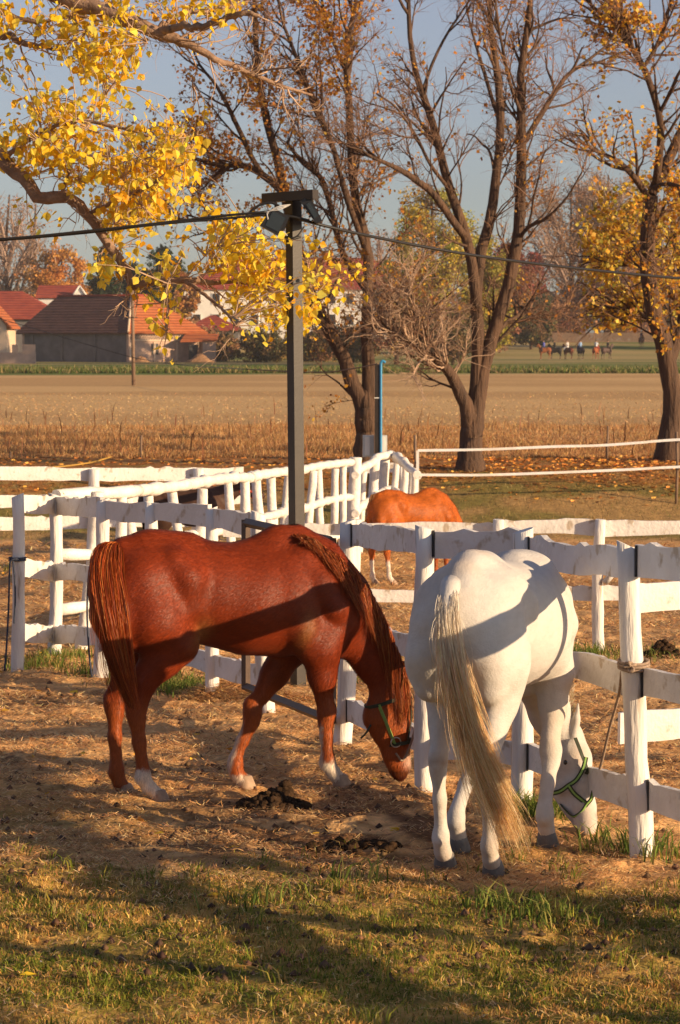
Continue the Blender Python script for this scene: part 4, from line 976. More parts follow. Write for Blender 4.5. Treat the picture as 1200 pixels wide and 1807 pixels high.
# ------------------------------------------------------------------ distant trees and shrubs
def bg_tree(name, label, px, pyb, pyt, hw, D, cols, nleaf, ntwig=200, seed=0, shape='round', lsize=None, twm=None, cat='tree', group=None, base=None, nb=26):
    rs = np.random.RandomState(seed+700)
    b = at(px, pyb, D); b.z = float(gz(b.x, D)); t = at(px, pyt, D); h = t.z-b.z; w = hw*D/F
    root = empty(name, tuple(b)); tag(root, label, cat, group)
    tr = h*.022+.04
    S = spline([b-V3(0, 0, .2), b+V3(rs.normal()*.1, 0, h*.3), b+V3(rs.normal()*.25, 0, h*.62), b+V3(rs.normal()*.3, 0, h*.97)], 10)
    r = np.linspace(tr, tr*.2, 10); V, Fc = tube(S, list(r), 7, True, .1, seed); obj('trunk', V, Fc, M['bark'], root)
    nB = nb; st = rs.rand(nB)*.65+.12; P0 = np.array([S[int(s*9)] for s in st])
    ang = rs.rand(nB)*2*PI; el = (.15+.75*rs.rand(nB)) if shape != 'fan' else (.75+.45*rs.rand(nB))
    if shape == 'cone': el = -.1+.2*rs.rand(nB)
    d = np.stack([np.cos(ang)*np.cos(el), np.sin(ang)*np.cos(el), np.sin(el)], 1)
    # length until the crown envelope
    if shape == 'cone': L = w*(1.05-st)*1.1
    else: L = w*(.75+.4*rs.rand(nB))/np.maximum(np.cos(el), .35); L = np.minimum(L, (h*(1.0)-st*h)/np.maximum(np.sin(el), .2))
    K = 7; Q = np.empty((nB, K, 3)); Q[:, 0] = P0
    dr = d.copy()
    for k in range(1, K):
        dr += rs.normal(size=(nB, 3))*.12; dr[:, 2] += .05 if shape != 'cone' else -.02; dr /= np.linalg.norm(dr, axis=1, keepdims=True); Q[:, k] = Q[:, k-1]+dr*(L/(K-1))[:, None]
    R_ = np.linspace(tr*.5, tr*.12, K)[None]*np.ones((nB, 1))
    tm = twm or M['twig']
    V, Fc = batch_tubes(Q, R_, 4); tag(obj('branches', V, Fc, tm, root), kind='stuff')
    P2_, R2_ = grow(Q, R_, ntwig, w*.55, tr*.16, 5, .7, .12 if shape != 'cone' else -.05, .3, rs=rs)
    V, Fc = batch_tubes(P2_, np.maximum(R2_, .012), 3); tag(obj('twigs', V, Fc, tm, root), kind='stuff')
    if nleaf:
        ls = lsize or D*(4.6 if shape != 'fan' else 3.2)/F
        n1 = nleaf; k = rs.choice(len(P2_), n1); p, _ = sample_limb(P2_, k, rs.rand(n1)); p += rs.normal(size=(n1, 3))*w*.06
        # crown volume: clumps of foliage inside an uneven envelope
        nc = 70 if shape != 'fan' else 50; n2 = int(nleaf*1.6); th = rs.rand(nc)*2*PI; cz = rs.rand(nc)
        if shape == 'cone': rad = w*(1-cz)**.8*.9; zz = b.z+h*(.08+.92*cz)
        elif shape == 'fan': rad = w*(.25+.75*cz)*np.sqrt(rs.rand(nc)); zz = b.z+h*(.30+.66*cz)
        else:
            rad = w*.92*np.sqrt(np.clip(1-(2*cz-1)**2*.85, 0, 1))*np.sqrt(rs.rand(nc)); zz = b.z+h*(.12+.80*cz)
        cc_ = np.stack([b.x+np.cos(th)*rad, b.y+np.sin(th)*rad, zz], 1); cr = w*(.16+.20*rs.rand(nc)); ci = rs.randint(0, nc, n2)
        g_ = rs.normal(size=(n2, 3)); g_ /= np.linalg.norm(g_, axis=1, keepdims=True); p2 = cc_[ci]+g_*(cr[ci]*rs.rand(n2)**.45)[:, None]*np.array([1, 1, .75])
        cl_ = pal(nc, cols, rs, .18)[ci]*(1+.12*rs.normal(size=(n2, 1)))
        p = np.vstack([p, p2]); clump = np.vstack([pal(len(P2_), cols, rs, .15)[k]*(1+.12*rs.normal(size=(n1, 1))), cl_])
        p[:, 2] = np.maximum(p[:, 2], b.z+.1)
        V, Fc, C = leaves_mesh(p, ls, np.clip(clump, .004, .9), rs); tag(obj('crown', V, Fc, M['farleaf'], root, smooth=False, cols=C), kind='stuff')
    return root
ORB = [(.55, .27, .07), (.46, .20, .06), (.60, .33, .09)]; BRN = [(.38, .21, .11), (.46, .25, .12), (.28, .16, .09)]; GRN = [(.035, .055, .028), (.05, .075, .03), (.03, .045, .03)]
YGR = [(.48, .38, .06), (.36, .33, .07), (.55, .42, .06)]; RED = [(.22, .055, .04), (.28, .08, .045), (.18, .05, .04)]; MIX = [(.16, .13, .05), (.22, .15, .06), (.10, .10, .045)]
TW2 = mat('far_twig', (.34, .24, .19), rough=.9, var=.2, scale=.5); M['far_twig'] = TW2
specs = [
 ('tree', 'bare grey tree at the far left edge above the red roof', 14, 560, 335, 62, 380, BRN, 900, 500, 'fan', TW2),
 ('tree', 'orange brown tree above the red roof left of the pines', 108, 560, 428, 60, 365, ORB, 5200, 260, 'round', TW2),
 ('tree', 'slim bare tree standing between the left edge and the orange tree', 62, 560, 352, 42, 400, BRN, 500, 420, 'fan', TW2),
 ('pine_tree', 'dark green pine right of the orange tree above the farmhouse roof', 186, 560, 438, 46, 370, GRN, 5200, 150, 'cone', None),
 ('pine_tree', 'blue green pine with a broad crown left of the red roofed building', 284, 600, 424, 42, 380, GRN, 5000, 150, 'round', None),
 ('pine_tree', 'small dark pine between the two larger pines', 236, 600, 455, 40, 385, GRN, 4200, 150, 'round', None),
 ('shrub', 'tawny shrub in front of the white building beside the pine', 318, 600, 470, 30, 345, ORB+BRN, 3600, 200, 'round', None),
 ('shrub', 'brown shrub right of the brick shed', 385, 630, 590, 40, 310, MIX+BRN, 3200, 200, 'round', None),
 ('shrub', 'olive shrub behind the lower part of the steel pole', 470, 634, 588, 48, 300, MIX, 3200, 200, 'round', None),
 ('shrub', 'brown thicket between the steel pole and the forked tree', 565, 630, 585, 55, 305, BRN+MIX, 3600, 240, 'round', None),
 ('shrub', 'dark low thicket seen through the fork of the tree', 625, 634, 580, 45, 290, MIX, 3200, 200, 'round', None),
 ('shrub', 'tall brown shrub hiding the end of the white building', 700, 620, 470, 55, 270, BRN+[(.30, .10, .06)], 3600, 320, 'round', TW2),
 ('willow_tree', 'broad yellow green willow between the forked tree and the bare tree', 762, 612, 318, 92, 260, YGR+[(.30, .22, .07)], 9500, 600, 'round', None),
 ('willow_tree', 'lime yellow tree seen through the limbs of the bare tree', 856, 612, 402, 52, 280, YGR, 5200, 300, 'round', None),
 ('tree', 'dark red tree right of the bare middle tree', 908, 604, 424, 60, 330, RED+[(.25, .12, .06)], 6000, 360, 'round', None),
 ('tree', 'small dark green tree under the dark red one', 938, 606, 520, 45, 320, GRN+MIX, 3600, 160, 'round', None),
 ('tree', 'brown bare tree with upswept pale branches right of the red tree', 1010, 604, 318, 88, 340, [(.40, .23, .11), (.32, .19, .11)], 2600, 1100, 'fan', TW2),
 ('tree', 'tall pale bare tree behind the riders', 1072, 606, 300, 80, 345, [(.42, .25, .12), (.36, .20, .10)], 3000, 1100, 'fan', TW2),
 ('tree', 'reddish bare tree behind the right edge trunk', 1160, 606, 350, 78, 350, [(.40, .22, .11), (.45, .27, .12)], 3500, 800, 'fan', TW2),
 ('tree', 'orange brown bushy tree behind the lone rider', 1105, 608, 470, 70, 335, [(.38, .20, .10), (.30, .16, .09)], 4200, 500, 'round', TW2),
 ('shrub', 'rusty low shrub in front of the pale bare trees', 985, 606, 530, 60, 335, BRN+[(.34, .16, .09)], 3600, 260, 'round', TW2),
 ('shrub', 'olive shrub at the right edge of the meadow', 1215, 610, 520, 60, 320, MIX+BRN, 3200, 200, 'round', None),
 ('shrub', 'greenish shrub below the willow', 800, 614, 540, 60, 255, MIX+BRN, 3600, 220, 'round', None),
 ('shrub', 'brown shrub left of the dark red tree', 872, 608, 525, 48, 300, BRN+MIX, 3200, 220, 'round', None),
 ('tree', 'bare thin tree rising behind the forked tree', 672, 600, 400, 55, 430, BRN, 900, 500, 'fan', TW2),
]
for k, s in enumerate(specs):
    if s[2] > 865: s = s[:6]+(s[6]+(95 if s[6] > 325 else 60),)+s[7:]
    bg_tree(s[0], s[1], s[2], s[3], s[4], s[5], s[6], s[7], s[8], s[9], k, s[10], None, s[11], 'shrub' if s[0] == 'shrub' else 'tree')
# far woodland band, closing the view
def woodland():
    rs = np.random.RandomState(9); n = 26000
    x = (rs.rand(n)*2-1)*330+40; y = 470+rs.rand(n)*60; hh = 8+6*fbm(x*.05, y*.02, 3); z = 2.2+rs.rand(n)**.8*hh
    cols = pal(n, BRN+MIX+[(.30, .20, .11)], rs)*(.7+.6*vnoise(x*.12, z*.3, 5))[:, None]
    V, Fc, C = leaves_mesh(np.stack([x, y, z], 1), 1.5, np.clip(cols, 0, 1), rs); o = obj('woodland', V, Fc, M['farleaf'], smooth=False, cols=C, origin=(0, 500, 0))
    tag(o, 'far brown woodland closing the view along the horizon', 'woodland', kind='stuff')
woodland()
# brown fence line beyond the riders
DF = 410.0; fr = empty('paling_fence', (X(880, DF), DF, float(gz(0, DF)))); tag(fr, 'long brown paling fence at the back of the meadow behind the riders', 'fence')
mb = MB()
for k in range(260):
    px = 840+k*1.9; V, Fc = box((X(px, DF), DF, float(gz(0, DF))+.75), (.13, .06, 1.55+.12*RS.rand())); mb.add(V, Fc)
tag(mb.build('paling', M['wood'], fr, smooth=False), kind='stuff')
V, Fc = box(((X(840, DF)+X(1334, DF))/2, DF+.08, float(gz(0, DF))+1.0), (X(1334, DF)-X(840, DF), .08, .12)); obj('rail', V, Fc, M['wood'], fr, smooth=False)
print('trees', time.time()-T0)
# ------------------------------------------------------------------ horses: one continuous surface from blended muscle volumes
def seg_d(X, Y, Z, a, b):
    """distance to a tapered capsule; the lateral axis may be squeezed (5th value)"""
    sy0, sy1 = a[4], b[4]; sm = (sy0+sy1)/2
    ax, ay, az, ar = a[:4]; bx, by, bz, br = b[:4]
    dx, dy, dz = bx-ax, (by-ay)/sm, bz-az; L2 = dx*dx+dy*dy+dz*dz+1e-9
    px, py, pz = X-ax, (Y-ay)/sm, Z-az
    t = np.clip((px*dx+py*dy+pz*dz)/L2, 0, 1)
    r = ar+(br-ar)*t
    d = np.sqrt((px-t*dx)**2+(py-t*dy)**2+(pz-t*dz)**2)-r
    return d*min(1.0, (sm+1)/2)
def sdf_mesh(chains, h, smooth=2):
    """chains: list of (list of (x,y,z,r,sy), k)"""
    pts = np.array([p for c, k in chains for p in c]); lo = (pts[:, :3]-pts[:, 3:4]).min(0)-3*h; hi = (pts[:, :3]+pts[:, 3:4]).max(0)+3*h
    n = np.ceil((hi-lo)/h).astype(int)+1
    f = np.full(n, 1.0, np.float32); ax = [lo[i]+h*np.arange(n[i]) for i in range(3)]
    for c, k in chains:
        for a, b in zip(c[:-1], c[1:]):
            rr = max(a[3], b[3])*1.05+max(k, .03)*1.3+2*h
            i0 = [max(0, int((min(a[i], b[i])-rr-lo[i])/h)) for i in range(3)]; i1 = [min(n[i], int((max(a[i], b[i])+rr-lo[i])/h)+2) for i in range(3)]
            sl = tuple(slice(i0[i], i1[i]) for i in range(3))
            Xg = ax[0][sl[0]][:, None, None]; Yg = ax[1][sl[1]][None, :, None]; Zg = ax[2][sl[2]][None, None, :]
            d = seg_d(Xg, Yg, Zg, a, b).astype(np.float32); g = f[sl]
            if k > 0:
                q = np.maximum(k-np.abs(g-d), 0)/k; f[sl] = np.minimum(g, d)-q*q*k*.25
            else: f[sl] = np.minimum(g, d)
    return surface_nets(f, lo, h, smooth)
def surface_nets(f, lo, h, smooth=2):
    s = f < 0; nx, ny, nz = f.shape
    acc = np.zeros((nx-1, ny-1, nz-1, 3), np.float32); cnt = np.zeros((nx-1, ny-1, nz-1), np.float32)
    corner = [(i, j, k) for i in (0, 1) for j in (0, 1) for k in (0, 1)]
    sl = lambda A, c: A[c[0]:nx-1+c[0], c[1]:ny-1+c[1], c[2]:nz-1+c[2]]
    for a in corner:
        for ax_ in range(3):
            if a[ax_] == 1: continue
            b = list(a); b[ax_] = 1; b = tuple(b)
            m = sl(s, a) != sl(s, b); fa = sl(f, a); fb = sl(f, b)
            t = np.where(m, fa/np.where(m, fa-fb, 1), 0)
            for q in range(3): acc[..., q] += m*(a[q]+(t if q == ax_ else 0))
            cnt += m
    act = cnt > 0; idx = np.full(act.shape, -1, np.int64); idx[act] = np.arange(act.sum())
    ijk = np.argwhere(act); V = (ijk+acc[act]/cnt[act][:, None])*h+lo
    F_ = []
    for ax_ in range(3):
        b = [slice(1, -1)]*3; a = [slice(1, -1)]*3; a[ax_] = slice(0, -1); b[ax_] = slice(1, None)
        s0 = s[tuple(a)]; s1 = s[tuple(b)]; m = s0 != s1; p = np.argwhere(m); flip = s0[m]
        off = np.ones(3, int); off[ax_] = 0; p = p+off
        u, v = [(1, 2), (2, 0), (0, 1)][ax_]
        def cell(du, dv):
            q = p.copy(); q[:, u] += du; q[:, v] += dv; return idx[q[:, 0], q[:, 1], q[:, 2]]
        q = np.stack([cell(-1, -1), cell(0, -1), cell(0, 0), cell(-1, 0)], 1)
        q[~flip] = q[~flip][:, ::-1]; F_.append(q)
    Fc = np.vstack(F_)
    e = np.vstack([Fc[:, [0, 1]], Fc[:, [1, 2]], Fc[:, [2, 3]], Fc[:, [3, 0]]])
    for _ in range(smooth):
        S = np.zeros_like(V); c = np.zeros(len(V))
        for i in (0, 1):
            np.add.at(S, e[:, i], V[e[:, 1-i]]); np.add.at(c, e[:, i], 1)
        V = V*.4+.6*S/c[:, None]
    return V, Fc

M['fur'] = mat('short_red_fur', attr=True, rough=.47, var=.1, scale=10, spec=.24, trans=.12)
def q(px, py, y=0.0, r=.1, sy=1.0): return ((px-400)/317.0, y, (1405-py)/317.0, r, sy)
NEAR, FAR = -1, 1
def torso(belly=0.0, wd=0.0, bw=0.0):
    C = []
    C.append(([q(236, 1030, 0, .250, .84), q(290, 1030, 0, .280, .80), q(345, 1038, 0, .278, .76), q(390, 1048, 0, .288, .84+bw), q(440, 1058, 0, .305, .86+bw), q(495, 1058, 0, .322, .74+bw), q(548, 1052, 0, .282, .68), q(585, 1074, 0, .185, .85)], .035))
    C.append(([q(445, 975+wd, 0, .05, .8), q(490, 964+wd, 0, .075, .7), q(520, 960+wd, 0, .07, .7), q(560, 988+wd*.5, 0, .09, .6)], .12))  # withers
    C.append(([q(222, 960, 0, .05, 1), q(262, 955, 0, .05, 1), q(330, 955, 0, .05, 1)], .10))   # croup ridge
    for s in (-1, 1):
        C.append(([q(212, 1040, s*.12, .112, 1), q(206, 1080, s*.135, .10, 1), q(214, 1125, s*.14, .08, 1)], .07))  # buttock
        C.append(([q(300, 985, s*.17, .06, 1), q(322, 1010, s*.19, .05, 1), q(320, 1060, s*.17, .06, 1)], .10))        # point of hip
        C.append(([q(530, 985, s*.08, .10, 1), q(556, 1030, s*.125, .105, 1), q(580, 1070, s*.145, .10, 1), q(600, 1100, s*.125, .08, 1)], .05))
        C.append(([q(505, 1050, s*.13, .10, 1), q(528, 1110, s*.15, .09, 1), q(545, 1145, s*.15, .08, 1)], .06))  # shoulder
        C.append(([q(602, 1098, s*.12, .085, 1), q(566, 1138, s*.155, .09, 1)], .04))
    C.append(([q(600, 1090, 0, .15, 1.1), q(596, 1130, 0, .10, 1.1), q(560, 1160, 0, .08, 1.2)], .06))
    return C
def hind(s, st, gk, hk, cn, fl, ps, hf, thigh=(268, 1085)):
    y = s*.145; C = []
    C.append(([q(250, 1020, s*.10, .19, .9), q(thigh[0], thigh[1], s*.135, .19, .78), q(st[0]+4, st[1], y*1.05, .115, .8)], .045))
    C.append(([q(st[0]-6, st[1]-5, y, .125, .8), q((st[0]*.55+gk[0]*.45), st[1]*.55+gk[1]*.45, y, .105, .8), q(gk[0], gk[1], y*.98, .072, .8), q(hk[0]+2, hk[1]-4, y*.95, .052, .8)], .045))
    C.append(([q(gk[0]-14, gk[1]-6, y*.98, .026, .8), q(hk[0]-9, hk[1]-12, y*.95, .026, .9), q(hk[0]-8, hk[1]+6, y*.95, .03, .9)], .02))   # hamstring and point of hock
    C.append(([q(hk[0], hk[1], y*.95, .054, .72), q(hk[0]+1, hk[1]+18, y*.95, .044, .75), q(cn[0], cn[1], y*.93, .035, .85), q(fl[0], fl[1]-12, y*.93, .036, .9)], .03))
    C.append(([q(fl[0], fl[1]-3, y*.93, .043, .95), q(fl[0]-2, fl[1]+4, y*.93, .042, .95)], .02))
    C.append(([q(fl[0], fl[1], y*.93, .036, 1), q(ps[0], ps[1], y*.93, .037, 1.05), q(hf[0], hf[1]-2, y*.93, .042, 1.05)], .02))
    return C
def fore(s, el, kn, cn, fl, ps, hf, ym=(.15, .13)):
    y0 = s*ym[0]; y1 = s*ym[1]; C = []
    C.append(([q(el[0], el[1]-30, y0*.9, .11, .8), q(el[0]+6, el[1], y0, .10, .8), q(el[0]*.6+kn[0]*.4+3, el[1]*.6+kn[1]*.4, y0*.6+y1*.4, .075, .8), q(el[0]*.25+kn[0]*.75, el[1]*.25+kn[1]*.75, y1, .053, .85)], .05))
    C.append(([q(kn[0], kn[1]-16, y1, .048, .9), q(kn[0]+2, kn[1], y1, .052, .88), q(kn[0], kn[1]+18, y1, .042, .88), q(cn[0], cn[1], y1, .034, .85), q(fl[0], fl[1]-12, y1, .036, .9)], .025))
    C.append(([q(fl[0], fl[1]-3, y1, .044, .95), q(fl[0]-2, fl[1]+4, y1, .043, .95)], .02))
    C.append(([q(fl[0], fl[1], y1, .037, 1), q(ps[0], ps[1], y1, .037, 1.05), q(hf[0], hf[1]-2, y1, .042, 1.05)], .02))
    return C
def neck_head(N, H, J, earbase, eartip, es=.055):
    """N: neck chain; H: face chain poll..muzzle; J: jaw chain"""
    C = [(N, .07), (H, .035), (J, .045)]
    for s in (-1, 1):
        a = q(earbase[0], earbase[1], s*es, .028, .8); b = q((earbase[0]+eartip[0])/2, (earbase[1]+eartip[1])/2, s*(es+.012), .026, .7); c = q(eartip[0], eartip[1], s*(es+.012), .006, .8)
        C.append(([a, b, c], .015))
    return C
def hoof_mesh(toe=.03):
    """hoof, forward +x, base at z=0"""
    V = []; Fc = []; n = 16
    prof = [(0, .060, .0), (.012, .061, .0), (.045, .054, -.010), (.075, .047, -.020), (.080, .040, -.02)]
    for z, r, sh in prof:
        for k in range(n):
            a = 2*PI*k/n; x = math.cos(a)*r*(1.12 if math.cos(a) > 0 else .85); y = math.sin(a)*r*.92; V.append((x+sh+.012, y, z))
    for j in range(len(prof)-1):
        for k in range(n): Fc.append((j*n+k, j*n+(k+1) % n, (j+1)*n+(k+1) % n, (j+1)*n+k))
    Fc.append(tuple(range(n-1, -1, -1))); Fc.append(tuple((len(prof)-1)*n+k for k in range(n)))
    return V, Fc
def hair_strands(name, paths, r, cols, parent, mt=None, sides=3):
    """fine flat ribbons, one strip of quads each"""
    N, K, _ = paths.shape; rs = np.random.RandomState(N)
    T = np.gradient(paths, axis=1); A = rs.normal(size=(N, 1, 3)); A = A-T*(A*T).sum(2, keepdims=True)/((T*T).sum(2, keepdims=True)+1e-12); A /= np.linalg.norm(A, axis=2, keepdims=True)+1e-9
    R = (r*np.concatenate([[.8], np.linspace(1, .2, K-1)]))[None, :, None]
    V = np.stack([paths-A*R, paths+A*R], 2).reshape(-1, 3); i = np.arange(N*K*2).reshape(N, K, 2)
    Fc = np.stack([i[:, :-1, 0], i[:, :-1, 1], i[:, 1:, 1], i[:, 1:, 0]], -1).reshape(-1, 4)
    C = np.repeat(cols, K*2, axis=0) if cols.ndim == 2 else np.repeat(cols.reshape(-1, 3), 2, axis=0)
    return link(name, mesh(name, V, Fc, mt or M['hair'], True, np.clip(C, .003, .95)), parent)
def side_extent(V, cell=.02):
    """largest |y| of the body's near side by (x, z) cell, to lay hair on the coat"""
    d = {}
    for x, y, z in V:
        if y < 0:
            k = (int(x/cell), int(z/cell)); d[k] = min(d.get(k, 0), y)
    def f(x, z):
        k = (int(x/cell), int(z/cell)); v = [d[(k[0]+i, k[1]+j)] for i in (-1, 0, 1) for j in (-1, 0, 1) if (k[0]+i, k[1]+j) in d]
        return min(v) if v else -.05
    return f
def locks(n, K, rs, nl=60, amp=.012):
    """shared sideways waves so that strands gather in locks"""
    g = rs.randint(0, nl, n); a = rs.normal(size=(nl, 3))*amp; ph = rs.rand(nl)*6; fr = .15+rs.rand(nl)*.28
    return np.stack([a[g]*np.sin(ph[g]+fr[g]*k)[:, None]*(k/(K-1))**.7 for k in range(K)], 1), g
def coat_hair(root, V, Fc, cols, n, mt, ln=.024, wd=.0032, seed=3, flow=(-1, 0, -.55), var=.28):
    """short fur lying on the skin, following a backward and downward flow"""
    rs = np.random.RandomState(seed); a, b, c, d = (V[Fc[:, i]] for i in range(4)); nr = np.cross(c-a, d-b); ar = np.linalg.norm(nr, axis=1); nr = nr/(ar[:, None]+1e-12)
    k = rs.choice(len(Fc), n, p=ar/ar.sum()); u = rs.rand(n, 1); v = rs.rand(n, 1); p = (a[k]*(1-u)+b[k]*u)*(1-v)+(d[k]*(1-u)+c[k]*u)*v; N_ = nr[k]
    t = np.array(flow, float)+rs.normal(size=(n, 3))*.28; leg = sstep(.75, .55, p[:, 2])[:, None]; t = t*(1-leg)+(np.array([-.15, 0, -1.])+rs.normal(size=(n, 3))*.2)*leg
    t -= N_*(t*N_).sum(1, keepdims=True); t /= np.linalg.norm(t, axis=1, keepdims=True)+1e-9; s_ = np.cross(N_, t); L_ = (ln*(.5+.8*rs.rand(n)))[:, None]
    P0 = p+N_*.0005; V_ = np.stack([P0-s_*wd/2, P0+s_*wd/2, P0+t*L_+N_*(.0015+.004*rs.rand(n)[:, None])], 1).reshape(-1, 3)
    Fh = np.arange(n*3).reshape(n, 3); cc = cols[Fc[k, 0]]*((1-var)+2*var*rs.rand(n, 1))
    o = link('coat_hair', mesh('coat_hair', V_, Fh, mt, False, np.clip(np.repeat(cc, 3, axis=0), .003, .95)), root); tag(o, kind='stuff')
def strap(pts, w, th, m, parent, name='strap', n=24, closed=False, center=None):
    """flat webbing strap lying around `center` (radial normal)"""
    P = spline(pts, n); V = []; Fc = []
    c = np.array(center if center is not None else P.mean(0))
    for k, p in enumerate(P):
        t = P[min(k+1, n-1)]-P[max(k-1, 0)]; t = t/(np.linalg.norm(t)+1e-9); rd = p-c; rd = rd-t*rd.dot(t); rd /= np.linalg.norm(rd)+1e-9; s = np.cross(t, rd)
        for a, b in ((-1, -1), (1, -1), (1, 1), (-1, 1)): V.append(p+s*a*w/2+rd*b*th/2)
    for k in range(n-1):
        for j in range(4): Fc.append((k*4+j, k*4+(j+1) % 4, (k+1)*4+(j+1) % 4, (k+1)*4+j))
    Fc += [(0, 3, 2, 1), tuple((n-1)*4+j for j in range(4))]
    return link(name, mesh(name, [tuple(v) for v in V], Fc, m, False), parent)
def L3(px, py, y): return np.array(q(px, py, y)[:3])

# normal poses, in the drawing frame of the side-on horse (317 px per metre)
HN = dict(st=(306, 1128), gk=(262, 1185), hk=(245, 1240), cn=(250, 1300), fl=(256, 1358), ps=(266, 1380), hf=(277, 1393))
HF = dict(st=(282, 1130), gk=(224, 1185), hk=(200, 1240), cn=(200, 1300), fl=(203, 1362), ps=(208, 1383), hf=(214, 1396), thigh=(240, 1085))
FN = dict(el=(562, 1150), kn=(577, 1260), cn=(578, 1305), fl=(580, 1350), ps=(590, 1370), hf=(601, 1384))
FF = dict(el=(508, 1152), kn=(442, 1268), cn=(426, 1318), fl=(413, 1360), ps=(415, 1378), hf=(425, 1391))
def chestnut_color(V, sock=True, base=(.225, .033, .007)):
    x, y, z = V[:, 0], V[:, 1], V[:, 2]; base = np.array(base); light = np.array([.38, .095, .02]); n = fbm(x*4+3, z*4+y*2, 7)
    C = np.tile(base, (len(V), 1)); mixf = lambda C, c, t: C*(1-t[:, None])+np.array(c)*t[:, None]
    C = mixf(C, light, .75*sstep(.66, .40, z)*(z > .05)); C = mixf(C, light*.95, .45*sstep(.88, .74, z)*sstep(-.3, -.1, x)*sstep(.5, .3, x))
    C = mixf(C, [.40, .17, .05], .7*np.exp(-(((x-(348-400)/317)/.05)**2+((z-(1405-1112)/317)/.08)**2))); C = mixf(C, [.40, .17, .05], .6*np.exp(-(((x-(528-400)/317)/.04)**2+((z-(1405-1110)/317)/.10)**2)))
    C *= (.70+.6*fbm(x*2.2+1, z*2.2+y*2, 17, 3))[:, None]
    C = mixf(C, base*.55, .35*sstep(.45, .6, n)*sstep(.9, 1.2, z)*.5)
    return C
def build_body(root, chains, h, mt, colf, sm=2, name='body'):
    V, Fc = sdf_mesh(chains, h, sm); o = link(name, mesh(name, V, Fc, mt, True, np.clip(colf(V), .004, .95)), root); return V

def put_hoof(root, hx, hy, y, mt, tilt=0.0, s=1.0):
    V, Fc = hoof_mesh(); p = q(hx, hy, y)[:3]
    o = link('hoof', mesh('hoof', [(v[0]*s, v[1]*s, v[2]*s) for v in V], Fc, mt), root, (p[0]-.012, p[1], p[2]-.038)); o.rotation_euler = (0, tilt, 0); return o

